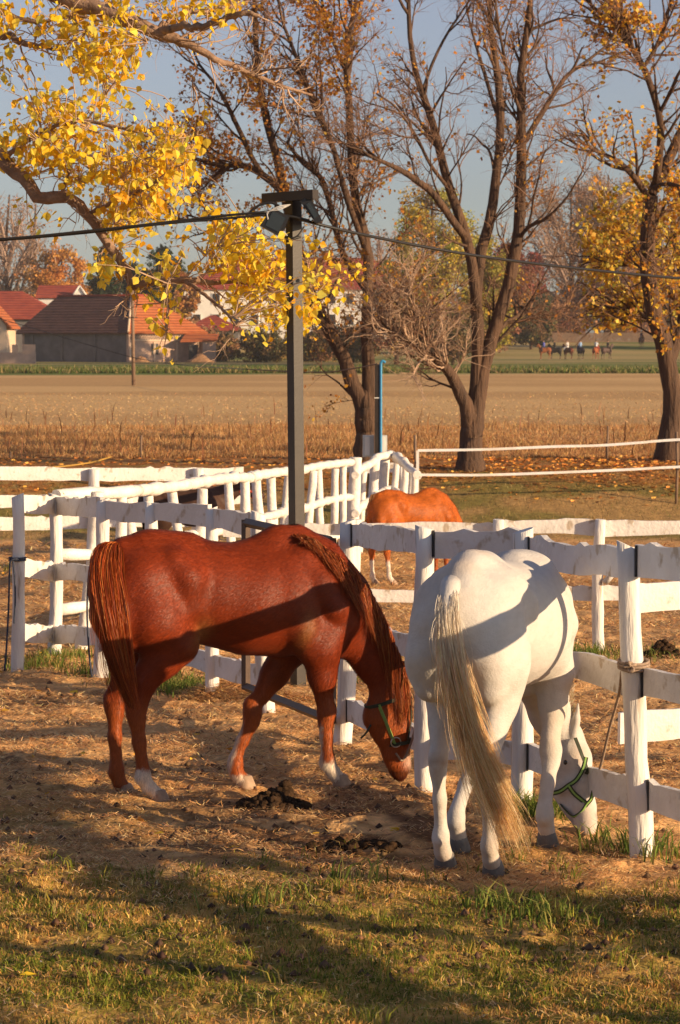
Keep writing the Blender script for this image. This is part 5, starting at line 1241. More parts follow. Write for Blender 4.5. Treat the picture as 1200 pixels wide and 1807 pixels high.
YAWC = math.radians(17)
def shear(x, y, z):
    """drawing frame -> frame of the horse turned a little away: paired legs keep their drawn place"""
    w = float(1-sstep(.72, 1.0, z)) if x < 1.0 else 1.0
    if x > .72: w = 0.0 if z > .62 else w
    return (x+y*math.sin(YAWC)*w)/math.cos(YAWC)
def make_chestnut():
    y0 = 14.3; o = at(400, 1405, y0); root = empty('horse', (o.x, y0, float(gz(o.x, y0))-.005), YAWC); tag(root, 'chestnut horse with white socks grazing side on, head down by the fence post', 'horse', None)
    C = torso()+hind(-1, **HN)+hind(1, **HF)+fore(-1, **FN)+fore(1, **FF, ym=(.13, .13))
    N = [q(556, 1030, 0, .215, .62), q(600, 1068, 0, .185, .58), q(640, 1120, 0, .145, .56), q(668, 1172, 0, .118, .56), q(692, 1218, 0, .100, .62)]
    H = [q(699, 1216.13, 0, .082, .85), q(708, 1254.55, 0, .078, .95), q(711, 1299.75, 0, .064, .85), q(714, 1344.95, 0, .052, .85), q(716, 1369.81, 0, .050, .95), q(715, 1387.89, 0, .040, 1.0)]
    J = [q(684, 1243.25, 0, .085, .62), q(680, 1279.41, 0, .100, .58), q(690, 1311.05, 0, .072, .58), q(700, 1350.6, 0, .048, .75), q(706, 1378.85, 0, .036, .9)]
    C += neck_head(N, H, J, (714, 1206), (728, 1180))
    
    def colf(V):
        c = chestnut_color(V); x, y, z = V[:, 0], V[:, 1], V[:, 2]
        w = np.array([.72, .62, .50]); X_ = x*317+400; 
        def m(c, t): return c*(1-t[:, None])+w*t[:, None]
        j = (vnoise(x*40, z*40, 3)-.5)*.03
        c = m(c, sstep(.19, .165, z+j)*(np.abs(X_-268) < 30)*(y < 0))          # near hind sock
        c = m(c, sstep(.20, .17, z+j-(X_-590)*.001)*(X_ > 545)*(X_ < 640)*(y < 0))   # near fore sock
        c = m(c, .8*sstep(.42, .36, z+j)*sstep(574, 570, X_)*(X_ > 545)*(y < 0)*(z > .1)) # white line up the leg
        c = m(c, .75*sstep(.40, .30, z+j)*sstep(0, -6, (X_-(1405-z*317-1268)*-.28-438))*(X_ > 395)*(X_ < 445)*(y > 0)*(z > .08))
        c = m(c, .9*sstep(.09, .06, z+j)*(X_ > 404)*(X_ < 440)*(y > 0))
        # pale muzzle snip and dark nostril area
        t = np.exp(-(((X_-735)/10)**2+((1405-z*317-1358)/16)**2)); c = m(c, np.clip(t*1.0, 0, .5))
        dk = sstep(.11, .07, z)*(X_ > 690); c = c*(1-.75*dk[:, None])
        return c
    C = [([(shear(*p[:3]),)+tuple(p[1:]) for p in c], k) for c, k in C]
    V, Fc = sdf_mesh(C, .0125, 2)
    Vd = V.copy(); w_ = (1-sstep(.72, 1.0, V[:, 2]))*((V[:, 0] < .72) | (V[:, 2] < .62)); Vd[:, 0] = V[:, 0]*math.cos(YAWC)-V[:, 1]*math.sin(YAWC)*w_
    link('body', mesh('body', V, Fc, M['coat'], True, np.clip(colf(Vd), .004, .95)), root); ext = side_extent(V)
    coat_hair(root, V, Fc, np.clip(colf(Vd), .004, .95), 110000, M['fur'])
    ql = globals()['L3']; g_hoof = globals()['put_hoof']
    def L3(px, py, y): p = ql(px, py, y); p[0] = p[0]/math.cos(YAWC); return p
    def put_hoof(r, hx, hy, y, m, t=0.0):
        o_ = g_hoof(r, hx, hy, y, m, t); zz = (1405-hy)/317; o_.location.x = shear(q(hx, hy)[0], y, zz)-.012; return o_
    put_hoof(root, 283, 1397, -.135, M['hoof'], .1); put_hoof(root, 219, 1399, .135, M['hoof']); put_hoof(root, 606, 1387, -.13, M['hoof'], .05); put_hoof(root, 430, 1394, .13, M['hoof'], .15)
    for s in (-1, 1):
        V, Fc = tube([(0, -.016, 0), (0, -.010, 0), (0, .0, 0), (0, .010, 0), (0, .016, 0)], [.004, .014, .018, .014, .004], 10); p = L3(716, 1257, s*.068); link('eye', mesh('eye', [tuple(v) for v in V], Fc, M['eye']), root, tuple(p))
    rs = np.random.RandomState(2)
    # tail: hangs behind the buttocks and a little to the near side
    n = 6500; K = 14; P = np.empty((n, K, 3)); u = np.linspace(0, 1, K)
    T_ = lambda px, py, y: np.array([((px-400)/317.0+y*math.sin(YAWC))/math.cos(YAWC), y, (1405-py)/317.0])
    ctr = spline([T_(210, 948, -.01), T_(198, 956, -.06), T_(196, 990, -.22), T_(206, 1050, -.33), T_(214, 1110, -.33), T_(224, 1165, -.31), T_(240, 1225, -.28)], K)
    wx = np.interp(u, [0, .1, .25, .5, .75, 1], [.03, .05, .075, .088, .065, .015]); wy = wx*.38
    th = rs.rand(n)*2*PI; rr = np.sqrt(rs.rand(n)); ln = np.where(rs.rand(n) < .35, .45+.45*rs.rand(n), .8+.25*rs.rand(n)); ph = rs.rand(n)*6; LK, gl = locks(n, K, rs, 70, .020)
    for k in range(K):
        uu = np.clip(u[k]*ln, 0, 1)*(K-1); i = np.minimum(uu.astype(int), K-2); f = (uu-i)[:, None]; c = ctr[i]*(1-f)+ctr[i+1]*f; w1 = np.interp(uu/(K-1), u, wx); w2 = np.interp(uu/(K-1), u, wy)
        P[:, k] = c+np.stack([np.cos(th)*rr*w1+.004*np.sin(ph+k*.3), np.sin(th)*rr*w2, 0*th+.012*np.cos(ph)*u[k]], 1)
    P += LK
    cols = pal(n, [(.38, .07, .014), (.54, .14, .03), (.20, .035, .009), (.66, .24, .06)], rs, .2, [.35, .3, .25, .1])*(.65+.6*rs.rand(70)[gl])[:, None]; hair_strands('tail', P, .0020, cols, root)
    # mane falls on the near side, lying on shoulder and neck
    n = 3000; K = 12; t = rs.rand(n)**.66; crest = spline([L3(512, 942, 0), L3(535, 945, 0), L3(565, 962, 0), L3(600, 988, 0), L3(640, 1030, 0), L3(672, 1082, 0), L3(697, 1140, 0), L3(712, 1190, 0), L3(716, 1206, 0)], 60)
    base = crest[(t*59).astype(int)]+rs.normal(size=(n, 3))*.006
    ln = np.interp(t, [0, .12, .3, .6, .8, 1], [.02, .13, .36, .46, .40, .22])*(.35+.7*rs.rand(n)); LK, gl = locks(n, K, rs, 90, .022)
    drift = np.interp(t, [0, .25, .5, .75, 1], [.60, .42, .22, .05, -.05]); P = np.empty((n, K, 3)); P[:, 0] = base
    for k in range(1, K):
        v = k/(K-1); P[:, k, 0] = base[:, 0]+ln*v*drift; P[:, k, 2] = base[:, 2]-ln*v*np.sqrt(1-drift**2*.8)
    P[:, :, 0] += LK[:, :, 0]; P[:, :, 2] += LK[:, :, 2]*.3
    for j in range(n):
        lift = .004+.012*((gl[j]*7) % 10)/10+.004*rs.rand(); last = 0.0
        for k in range(1, K):
            e = ext(P[j, k, 0], P[j, k, 2]); e = min(e, last*.97) if k > 3 else e; last = e; P[j, k, 1] = (e-lift)*min(1, .45+.35*k)
    cols = pal(n, [(.36, .075, .018), (.54, .16, .04), (.18, .035, .010), (.66, .28, .09)], rs, .2, [.38, .28, .26, .08])*(.6+.7*rs.rand(90)[gl])[:, None]; hair_strands('mane', P, .0018, cols, root)
    n = 160; P = np.empty((n, 6, 3)); b0 = L3(716, 1206, 0)
    for k in range(6):
        v = k/5; P[:, k] = b0+np.stack([.022+.03*v+rs.normal(size=n)*.004, rs.normal(size=n)*.02*(1+v), -.02-.24*v*(.6+.4*rs.rand(n))], 1)
    hair_strands('forelock', P, .003, pal(n, [(.24, .075, .028), (.36, .15, .06)], rs, .2), root)
    # halter
    hal = empty('halter', (0, 0, 0)); hal.parent = root
    def ringpath(a, b, w, nn=17):   # loop round the head through screen-plane points a (front) and b (back)
        a = np.array(a); b = np.array(b); c = (a+b)/2; out_ = []
        for k in range(nn): th_ = 2*PI*k/(nn-1); out_.append(c+(a-c)*math.cos(th_)+np.array([0, w, 0])*math.sin(th_))
        return out_, c
    P_, c_ = ringpath(L3(735, 1324.61, 0), L3(684, 1331.39, 0), .068); strap(P_, .022, .004, M['strap'], hal, 'noseband', 40, center=c_)
    P_, c_ = ringpath(L3(734, 1234.21, 0), L3(650, 1261.33, 0), .085); strap(P_, .020, .004, M['strap'], hal, 'throat_strap', 40, center=c_)
    for s in (-1, 1):
        c_ = L3(705, 1277.15, 0); strap([L3(668, 1254.55, s*.072), L3(684, 1294.1, s*.072), L3(698, 1328, s*.062)], .020, .004, M['strapgreen'], hal, 'cheek_strap', 14, center=c_)
        strap([L3(728, 1243.25, s*.060), L3(728, 1282.8, s*.066), L3(722, 1324.61, s*.060)], .016, .004, M['strap'], hal, 'cheek_strap', 14, center=c_)
    V, Fc = tube([Vector(L3(700+9*math.cos(a), 1325+9*math.sin(a), -.066)) for a in np.linspace(0, 2*PI, 16)], .004, 6); link('ring', mesh('ring', [tuple(v) for v in V], Fc, M['metal']), hal)
    # rope end hanging from the halter
    P_ = spline([L3(733, 1237.6, -.07), L3(737, 1277.15, -.08), L3(728, 1322.35, -.078), L3(713, 1358.51, -.07), L3(700, 1344.95, -.068)], 24); V, Fc = tube(P_, .007, 6); link('rope', mesh('rope', [tuple(v) for v in V], Fc, M['rope']), hal)
    P_ = spline([L3(655, 1290.71, -.06), L3(646, 1306.53, -.055), L3(637, 1315.57, -.05)], 8); V, Fc = tube(P_, .006, 5); link('strap_end', mesh('strap_end', [tuple(v) for v in V], Fc, M['strap']), hal)
    return root
make_chestnut()

# ---- white horse, seen from behind; its frame: drawing x 250 is the hind feet
ALPHA = math.radians(20)
def make_white():
    O = V3(.595, 11.80, 0); O.z = float(gz(O.x, O.y)); root = empty('horse', tuple(O), PI/2-ALPHA)
    tag(root, 'white horse with long golden tail seen from behind, grazing beside the fence', 'horse')
    hx, hyv = (math.sin(ALPHA), math.cos(ALPHA))
    def loc(w):  # world -> drawing frame (px, lateral m)
        dx, dy = w[0]-O.x, w[1]-O.y; f = dx*hx+dy*hyv; l = -dx*hyv+dy*hx; return 250+f*317, l
    sh = -250+400
    fr = loc(((970-600)/F*12.42, 12.42)); fl = loc(((812-600)/F*12.30, 12.30))
    C = torso(0.0, 34, .10)
    def H2(s, dx, yl): 
        st, gk, hk, cn, f_, ps, hf = (292+dx, 1128), (258+dx, 1185), (234+dx, 1240), (240+dx, 1300), (246+dx, 1358), (254+dx, 1380), (263+dx, 1392)
        return hind(s, st, gk, hk, cn, f_, ps, hf, thigh=(255, 1090)), (hf[0]+6, 1398)
    a, h1 = H2(1, 12, .13); C += a; a, h2 = H2(-1, -22, .13); C += a
    def F2(s, hx_, lat):
        el = (556, 1150); hx_ -= 10
        kn = (el[0]*.42+hx_*.58+10, 1262); C_ = []
        y0, y1 = s*.15, lat
        ym = lambda t: y0+(y1-y0)*t
        C_.append(([q(el[0], el[1]-30, y0*.9, .11, .8), q(el[0]+3, el[1], y0, .10, .8), q(el[0]*.6+kn[0]*.4+3, el[1]*.6+kn[1]*.4, ym(.3), .075, .85), q(el[0]*.25+kn[0]*.75, el[1]*.25+kn[1]*.75, ym(.5), .056, .9)], .05))
        cn = (kn[0]*.5+hx_*.5, 1308); f_ = (hx_-2, 1355)
        C_.append(([q(kn[0], kn[1]-16, ym(.55), .05, 1), q(kn[0]+2, kn[1], ym(.6), .054, 1), q(kn[0], kn[1]+18, ym(.68), .044, .95), q(cn[0], cn[1], ym(.8), .036, .95), q(f_[0], f_[1]-12, ym(.93), .038, 1)], .025))
        C_.append(([q(f_[0], f_[1]-3, y1, .046, 1), q(f_[0]-2, f_[1]+4, y1, .045, 1)], .02))
        C_.append(([q(f_[0], f_[1], y1, .038, 1), q(f_[0]+7, 1376, y1, .038, 1), q(hx_+12, 1390, y1, .043, 1)], .02)); return C_
    C += F2(-1, fr[0], fr[1]); C += F2(1, fl[0], fl[1])
    # neck and head go down and to the right of the fore legs
    def W(px, py, Y, r, sy=1.0):
        p = at(px, py, Y); dx, dy = p.x-O.x, p.y-O.y; return (dx*hx+dy*hyv-0+(250-400)/317.0, -dx*hyv+dy*hx, p.z-O.z, r, sy)
    N = [q(556, 1030, 0, .215, .62), q(590, 1075, -.01, .185, .62), W(955, 1195, 12.92, .135), W(972, 1255, 13.02, .105, .9), W(990, 1302, 13.06, .085, .9)]
    H = [W(1001, 1300, 13.05, .088), W(1014, 1340, 13.0, .086), W(1024, 1385, 12.95, .070), W(1032, 1425, 12.90, .056), W(1036, 1452, 12.86, .050), W(1037, 1464, 12.84, .042)]
    J = [W(994, 1345, 13.06, .092, .9), W(1000, 1385, 13.02, .088, .85), W(1014, 1420, 12.98, .060), W(1026, 1452, 12.92, .040)]
    C += [(N, .08), (H, .035), (J, .045)]
    for (bx, by, Y, tx, ty) in ((1014, 1292, 12.97, 1021, 1246), (990, 1286, 13.12, 984, 1250)):
        C.append(([W(bx, by+4, Y, .030, .9), W((bx+tx)/2+1, (by+ty)/2, Y-.01, .023, .8), W(tx, ty-4, Y-.02, .010, .9)], .015))
    Rinv = 1
    def colf(V):
        x, y, z = V[:, 0], V[:, 1], V[:, 2]; n = fbm(x*5+1, z*5+y*4, 19); c = np.tile(np.array([.545, .525, .495]), (len(V), 1))
        m = lambda c, k, t: c*(1-t[:, None])+np.array(k)*t[:, None]
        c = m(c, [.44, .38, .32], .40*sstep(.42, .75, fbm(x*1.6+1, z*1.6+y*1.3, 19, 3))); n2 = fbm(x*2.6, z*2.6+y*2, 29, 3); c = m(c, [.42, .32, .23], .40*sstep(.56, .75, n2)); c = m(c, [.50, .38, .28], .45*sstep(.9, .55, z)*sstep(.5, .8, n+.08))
        c = m(c, [.36, .25, .17], .7*np.exp(-(((z-.50)/.04)**2))*(x < -.3)*(x > -.56)*sstep(.3, .6, fbm(y*20, z*20, 4)))
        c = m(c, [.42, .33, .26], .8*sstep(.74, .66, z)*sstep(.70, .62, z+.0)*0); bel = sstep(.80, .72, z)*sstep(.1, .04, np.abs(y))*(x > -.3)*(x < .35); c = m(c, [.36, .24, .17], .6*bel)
        c = m(c, [.30, .25, .23], .7*sstep(.10, .05, z)*(x > .75)); c = m(c, [.50, .43, .37], .6*sstep(.16, .06, z)*(x < .75)); return c
    chains = C
    V, Fc = sdf_mesh(chains, .0125, 2); colV = np.clip(colf(V), .004, .95); V = V-np.array([(250-400)/317.0, 0, 0]); link('body', mesh('body', V, Fc, M['whitecoat'], True, colV), root)
    def hoof(x, y): put = put_hoof(root, x, 1397, y, M['hoofgrey'], 0); put.location.x -= (250-400)/317.0
    hoof(h1[0], .135); hoof(h2[0], -.135); hoof(fr[0]+5, fr[1]); hoof(fl[0]+5, fl[1])
    def WL(px, py, Y):
        p = at(px, py, Y); dx, dy = p.x-O.x, p.y-O.y; return np.array((dx*hx+dy*hyv, -dx*hyv+dy*hx, p.z-O.z))
    rs = np.random.RandomState(12)
    # tail: dock, then swept to the right by the breeze
    n = 6500; K = 16; u = np.linspace(0, 1, K)
    ctr = spline([WL(797, 1032, 11.62), WL(792, 1052, 11.52), WL(789, 1100, 11.48), WL(797, 1165, 11.46), WL(811, 1230, 11.44), WL(832, 1300, 11.43), WL(861, 1375, 11.42), WL(888, 1435, 11.42), WL(914, 1500, 11.42)], K)
    wx = np.interp(u, [0, .08, .2, .4, .6, .8, 1], [.02, .028, .031, .034, .042, .058, .070]); P = np.empty((n, K, 3)); LK, gl = locks(n, K, rs, 80, .035); th = rs.rand(n)*2*PI; rr = np.sqrt(rs.rand(n)); ph = rs.rand(n)*6
    ln = np.where(rs.rand(n) < .62, .40+.45*rs.rand(n), .74+.26*rs.rand(n)**1.5); R_ = np.array([math.cos(PI/2-ALPHA), math.sin(PI/2-ALPHA)])
    # lateral axis on screen (world x) in local frame:
    ex = np.array([hx, -hyv, 0]); ey = np.array([hyv, hx, 0])
    for k in range(K):
        uu = u[k]*ln*(K-1); i = np.minimum(uu.astype(int), K-2); f = (uu-i)[:, None]; c = ctr[i]*(1-f)+ctr[i+1]*f; w1 = np.interp(uu/(K-1), u, wx)
        P[:, k] = c+(np.cos(th)*rr*w1+.008*np.sin(ph+k*.3)*u[k])[:, None]*ex+(np.sin(th)*rr*w1*.55)[:, None]*ey
    P += LK
    base = pal(n, [(.88, .60, .30), (.78, .50, .22), (.92, .72, .44), (.58, .35, .14)], rs, .15)*(.85+.35*rs.rand(80)[gl])[:, None]
    top = np.array([.80, .74, .64]); cc = np.empty((n, K, 3))
    for k in range(K): t_ = sstep(.20, .52, u[k]*ln+.06*rs.normal(size=n)*(k > 0))[:, None]; cc[:, k] = top*(.9+.15*rs.rand(n)[:, None])*(1-t_)+base*t_
    hair_strands('tail', P, .0018, cc, root)
    V, Fc = tube([tuple(p) for p in ctr[:6]], [.05, .046, .042, .036, .028, .018], 12); link('dock', mesh('dock', [tuple(v) for v in V], Fc, M['whitecoat'], True, np.tile(np.array([.545, .525, .495]), (len(V), 1))), root)
    # short mane behind the ears, hanging on the far side
    n = 500; P = np.empty((n, 8, 3)); crest = spline([np.array(q(560, 985, 0)[:3])-np.array([(250-400)/317.0, 0, 0]), WL(996, 1130, 12.95), WL(1010, 1200, 12.95), WL(1012, 1262, 12.98), WL(1010, 1290, 12.98)], 40)
    t = rs.rand(n); b = crest[(t*39).astype(int)]+rs.normal(size=(n, 3))*.008
    for k in range(8):
        v = k/7; P[:, k] = b+ex*(.03+.03*v)*0+np.stack([.02*v*rs.normal(size=n), .10*v+.0*b[:, 0], -.20*v*(.5+.6*rs.rand(n))], 1)
    hair_strands('mane', P, .003, pal(n, [(.66, .56, .42), (.55, .42, .28)], rs, .12), root)
    for (px, py, Y) in ((1028, 1352, 12.93), (1000, 1345, 12.93)):
        V, Fc = tube([(0, -.014, 0), (0, -.009, 0), (0, 0, 0), (0, .009, 0), (0, .014, 0)], [.004, .013, .017, .013, .004], 10); link('eye', mesh('eye', [tuple(v) for v in V], Fc, M['eye']), root, tuple(WL(px, py, Y)))
    hal = empty('halter', (0, 0, 0)); hal.parent = root
    def st(pp, w, m, name, k=20): strap([WL(*p) for p in pp], w, .005, m, hal, name, k, center=WL(1012, 1385, 13.0))
    Y = 12.90
    st([(1016, 1302, Y+.03), (1027, 1330, Y-.02), (1037, 1358, Y-.02), (1035, 1366, Y-.02)], .018, M['strap'], 'head_strap')
    for dx, m, w in ((0, M['strap'], .024), (0, M['strapgreen'], .009)):
        e = .0 if m is M['strap'] else -.005
        st([(1035, 1336, Y+e-.02), (1030, 1356, Y+e-.025), (1018, 1376, Y-.03+e), (1004, 1386, Y-.035+e), (990, 1396, Y-.02+e), (976, 1400, Y+.04+e)], w, m, 'jowl_strap', 30)
        st([(1004, 1386, Y-.04+e), (1014, 1400, Y-.045+e), (1028, 1412, Y-.05+e), (1036, 1418, Y-.05+e)], w, m, 'cheek_strap')
        st([(1048, 1396, Y-.06+e), (1044, 1410, Y-.07+e), (1036, 1420, Y-.065+e), (1028, 1432, Y-.06+e), (1014, 1441, Y-.04+e), (1002, 1434, Y+.0+e), (990, 1420, Y+.05+e)], w*.9, m, 'noseband', 30)
    V, Fc = tube([Vector(WL(1052+5*math.cos(a), 1384+5*math.sin(a), Y-.06)) for a in np.linspace(0, 2*PI, 14)], .004, 6); link('ring', mesh('ring', [tuple(v) for v in V], Fc, M['metal']), hal)
    V, Fc = tube([Vector(WL(1053, 1374, Y-.06)), Vector(WL(1052, 1386, Y-.06)), Vector(WL(1051, 1394, Y-.06))], [.012, .017, .012], 8); link('snap', mesh('snap', [tuple(v) for v in V], Fc, M['strap']), hal)
    # lead rope to the post
    D = NFP[3][1]
    rt = empty('lead_rope', tuple(at(1105, 1175, 12.3))); tag(rt, 'lead rope tied round the near fence post and running down to the white horse', 'rope')
    P_ = spline([at(1098, 1185, 12.28), at(1092, 1230, 12.4), at(1078, 1280, 12.55), at(1065, 1335, 12.7), at(1053, 1384, 12.82)], 40); V, Fc = tube(P_, .0065, 6, wob=.3); obj('rope', V, Fc, M['rope'], rt)
    c = at(1119, 1173, D.y)
    for dz, r in ((-.012, .072), (.004, .074), (.018, .071)):
        V, Fc = tube([V3(c.x+r*math.cos(a), c.y+r*math.sin(a), c.z+dz+.01*math.sin(a*1.0)) for a in np.linspace(0, 2*PI, 20)], .0075, 6); obj('loop', V, Fc, M['rope'], rt)
    k_ = at(1112, 1174, D.y-.09); rs2 = np.random.RandomState(3); P_ = spline([k_+V3(*(rs2.normal(size=3)*.018)) for _ in range(9)], 40); V, Fc = tube(P_, .008, 6); obj('knot', V, Fc, M['rope'], rt)
make_white()

def simple_horse(name_label, O, rz, scale, h, coat, hair, headpose='graze', group=None, sock=True, tailn=420, leadcol=None, cat='horse'):
    root = empty('horse', tuple(O), rz); tag(root, name_label, cat, group)
    C = torso()+hind(-1, **HN)+hind(1, **HF)+fore(-1, **FN)+fore(1, el=(556, 1150), kn=(562, 1262), cn=(560, 1308), fl=(560, 1352), ps=(568, 1374), hf=(578, 1388))
    if headpose == 'graze':
        N = [q(556, 1030, 0, .215, .62), q(600, 1068, 0, .185, .58), q(640, 1120, 0, .145, .56), q(668, 1172, 0, .118, .56), q(692, 1218, 0, .100, .62)]
        H = [q(699, 1216, 0, .082, .85), q(708, 1250, 0, .078, .95), q(711, 1290, 0, .064, .85), q(714, 1330, 0, .052, .85), q(715, 1368, 0, .040, 1.0)]
        J = [q(684, 1240, 0, .085, .62), q(680, 1272, 0, .100, .58), q(690, 1300, 0, .072, .58), q(706, 1360, 0, .036, .9)]
        C += neck_head(N, H, J, (714, 1206), (728, 1180))
    elif headpose == 'level':
        N = [q(556, 1030, 0, .215, .62), q(610, 1000, 0, .17, .58), q(660, 960, 0, .14, .56), q(705, 925, 0, .115, .6)]
        H = [q(712, 915, 0, .085, .85), q(745, 935, 0, .078, .95), q(785, 965, 0, .060, .85), q(815, 990, 0, .048, .9), q(828, 1000, 0, .042, 1)]
        J = [q(712, 945, 0, .085, .62), q(730, 968, 0, .09, .58), q(765, 985, 0, .062, .6), q(812, 1004, 0, .036, .9)]
        C += neck_head(N, H, J, (705, 898), (702, 862))
    else:
        N = [q(556, 1030, 0, .215, .62), q(605, 960, 0, .17, .58), q(640, 885, 0, .135, .56), q(665, 830, 0, .11, .6)]
        H = [q(672, 812, 0, .085, .85), q(700, 840, 0, .078, .95), q(722, 885, 0, .060, .85), q(735, 925, 0, .048, .9)]
        J = [q(672, 845, 0, .085, .62), q(688, 872, 0, .085, .58), q(712, 905, 0, .055, .6), q(728, 932, 0, .036, .9)]
        C += neck_head(N, H, J, (662, 800), (664, 768))
    V, Fc = sdf_mesh(C, h/scale, 1 if h > .03 else 2)
    cv = np.clip(coat(V), .004, .9); me = mesh('body', V*scale, Fc, M['coat'], True, cv); link('body', me, root)
    if h < .018: coat_hair(root, V*scale, Fc, cv, 25000, M['fur'], .03, .006, 5)
    for (hx_, y) in ((283, -.135), (219, .135), (606, -.13), (583, .13)):
        o = put_hoof(root, hx_, 1397, y, M['hoof'], s=scale); o.location = Vector(o.location)*scale
    rs = np.random.RandomState(6); K = 8; n = tailn; u = np.linspace(0, 1, K)
    ctr = spline([L3(203, 953, 0), L3(188, 965, 0), L3(186, 1010, 0), L3(190, 1070, 0), L3(195, 1130, 0), L3(200, 1210, 0)], K); wx = np.interp(u, [0, .2, .6, 1], [.03, .07, .08, .03]); th = rs.rand(n)*2*PI; rr = np.sqrt(rs.rand(n)); P = np.empty((n, K, 3))
    for k in range(K): P[:, k] = ctr[k]+np.stack([np.cos(th)*rr*wx[k], np.sin(th)*rr*wx[k]*.7, .02*rs.rand(n)], 1)
    hair_strands('tail', P*scale, .004*scale+(.006 if h > .03 else 0), pal(n, hair, rs, .2), root)
    return root
# foal-sized chestnut in the paddock
fo = gnd(676, 1030); sc_ = .79
def foal_col(V):
    c = chestnut_color(V, base=(.50, .125, .018)); z = V[:, 2]; t = sstep(.40, .34, z)*(V[:, 0] < -.3)+0; return c*(1-t[:, None])+np.array([.75, .66, .56])*t[:, None]
YAW = math.radians(24); hl = Vector(((240-400)/317*sc_, 0, 0)); hl.rotate(Matrix.Rotation(YAW, 3, 'Z').to_euler())
simple_horse('young bright chestnut horse with white hind legs grazing in the middle of the paddock', (fo.x-hl.x, fo.y-hl.y, fo.z), YAW, sc_, .016, foal_col, [(.46, .20, .06), (.60, .34, .14), (.34, .11, .03)])
# dark bay horse behind the log fence
ba = V3(X(316, 33.5), 34.2, 0); ba.z = float(gz(ba.x, ba.y))
def bay_col(V):
    n = fbm(V[:, 0]*4, V[:, 2]*4, 3); c = np.tile(np.array([.06, .03, .02]), (len(V), 1)); t = sstep(1.25, 1.4, V[:, 0])[:, None]*.8; t = t*sstep(1.3, 1.0, V[:, 2])[:, None]; return c*(.8+.5*n[:, None])*(1-t)+np.array([.14, .06, .03])*t
BAY_S = .80
bay = simple_horse('dark bay horse with a red halter looking out behind the log fence', ba, 0.12, BAY_S, .02, bay_col, [(.02, .015, .012), (.04, .025, .02)], 'level')
hal = empty('halter', (0, 0, 0)); hal.parent = bay
def bl(px, py, y): return L3(px, py, y)*BAY_S
for (a, b, w, nm, m) in ((bl(788, 940, 0), bl(770, 1010, 0), .068, 'noseband', M['strapred']), (bl(728, 905, 0), bl(700, 985, 0), .09, 'throat_strap', M['strapred'])):
    c = (a+b)/2; strap([c+(a-c)*math.cos(t)+np.array([0, w*BAY_S, 0])*math.sin(t) for t in np.linspace(0, 2*PI, 15)], .03, .006, m, hal, nm, 30, center=c)
strap([bl(712, 950, -.085), bl(740, 965, -.08), bl(778, 975, -.066)], .024, .006, M['strapred'], hal, 'cheek_strap', 10, center=bl(745, 960, 0))

# ---- riders far off in the meadow
def person(label, O, rz, top, legs, hat, skin=(.45, .26, .17)):
    root = empty('person', tuple(O), rz); tag(root, label, 'person', None)
    a = lambda x, y, z, r: (x, y, z, r, 1.0)
    C = [([a(0, 0, 0, .15), a(0, 0, .22, .13), a(.02, 0, .45, .155)], .05), ([a(.02, -.15, .5, .07), a(.02, .15, .5, .07)], .05), ([a(.02, 0, .55, .055), a(.04, 0, .66, .06)], .02), ([a(.05, 0, .73, .095), a(.05, 0, .79, .09)], .02), ([a(.13, 0, .745, .02), a(.14, 0, .72, .018)], .01)]
    for s in (-1, 1):
        C.append(([a(.02, s*.18, .5, .06), a(.05, s*.24, .24, .045), a(.26, s*.12, .14, .035), a(.33, s*.07, .16, .035)], .02))
        C.append(([a(0, s*.1, .0, .10), a(.30, s*.30, -.12, .08), a(.26, s*.34, -.50, .055), a(.24, s*.34, -.58, .05), a(.38, s*.35, -.62, .045)], .03))
    V, Fc = sdf_mesh(C, .035, 1); z = V[:, 2]; col = np.tile(np.array(skin), (len(V), 1)); col[(z < .60)] = top; col[(z < .06)] = legs; col[(z > .04) & (z < .25) & (V[:, 0] > .24)] = skin; col[(z < -.45)] = (.03, .02, .02); col[z > .78] = hat
    link('body', mesh('body', V, Fc, M['cloth'], True, col), root)
    V, Fc = tube([(.05, 0, .77), (.05, 0, .82), (.05, 0, .87), (.05, 0, .90)], [.115, .118, .085, .02], 12); me = mesh('helmet', [tuple(v) for v in V], Fc, M['cloth'], True, np.tile(np.array(hat), (len(V), 1))); link('helmet', me, root); return root
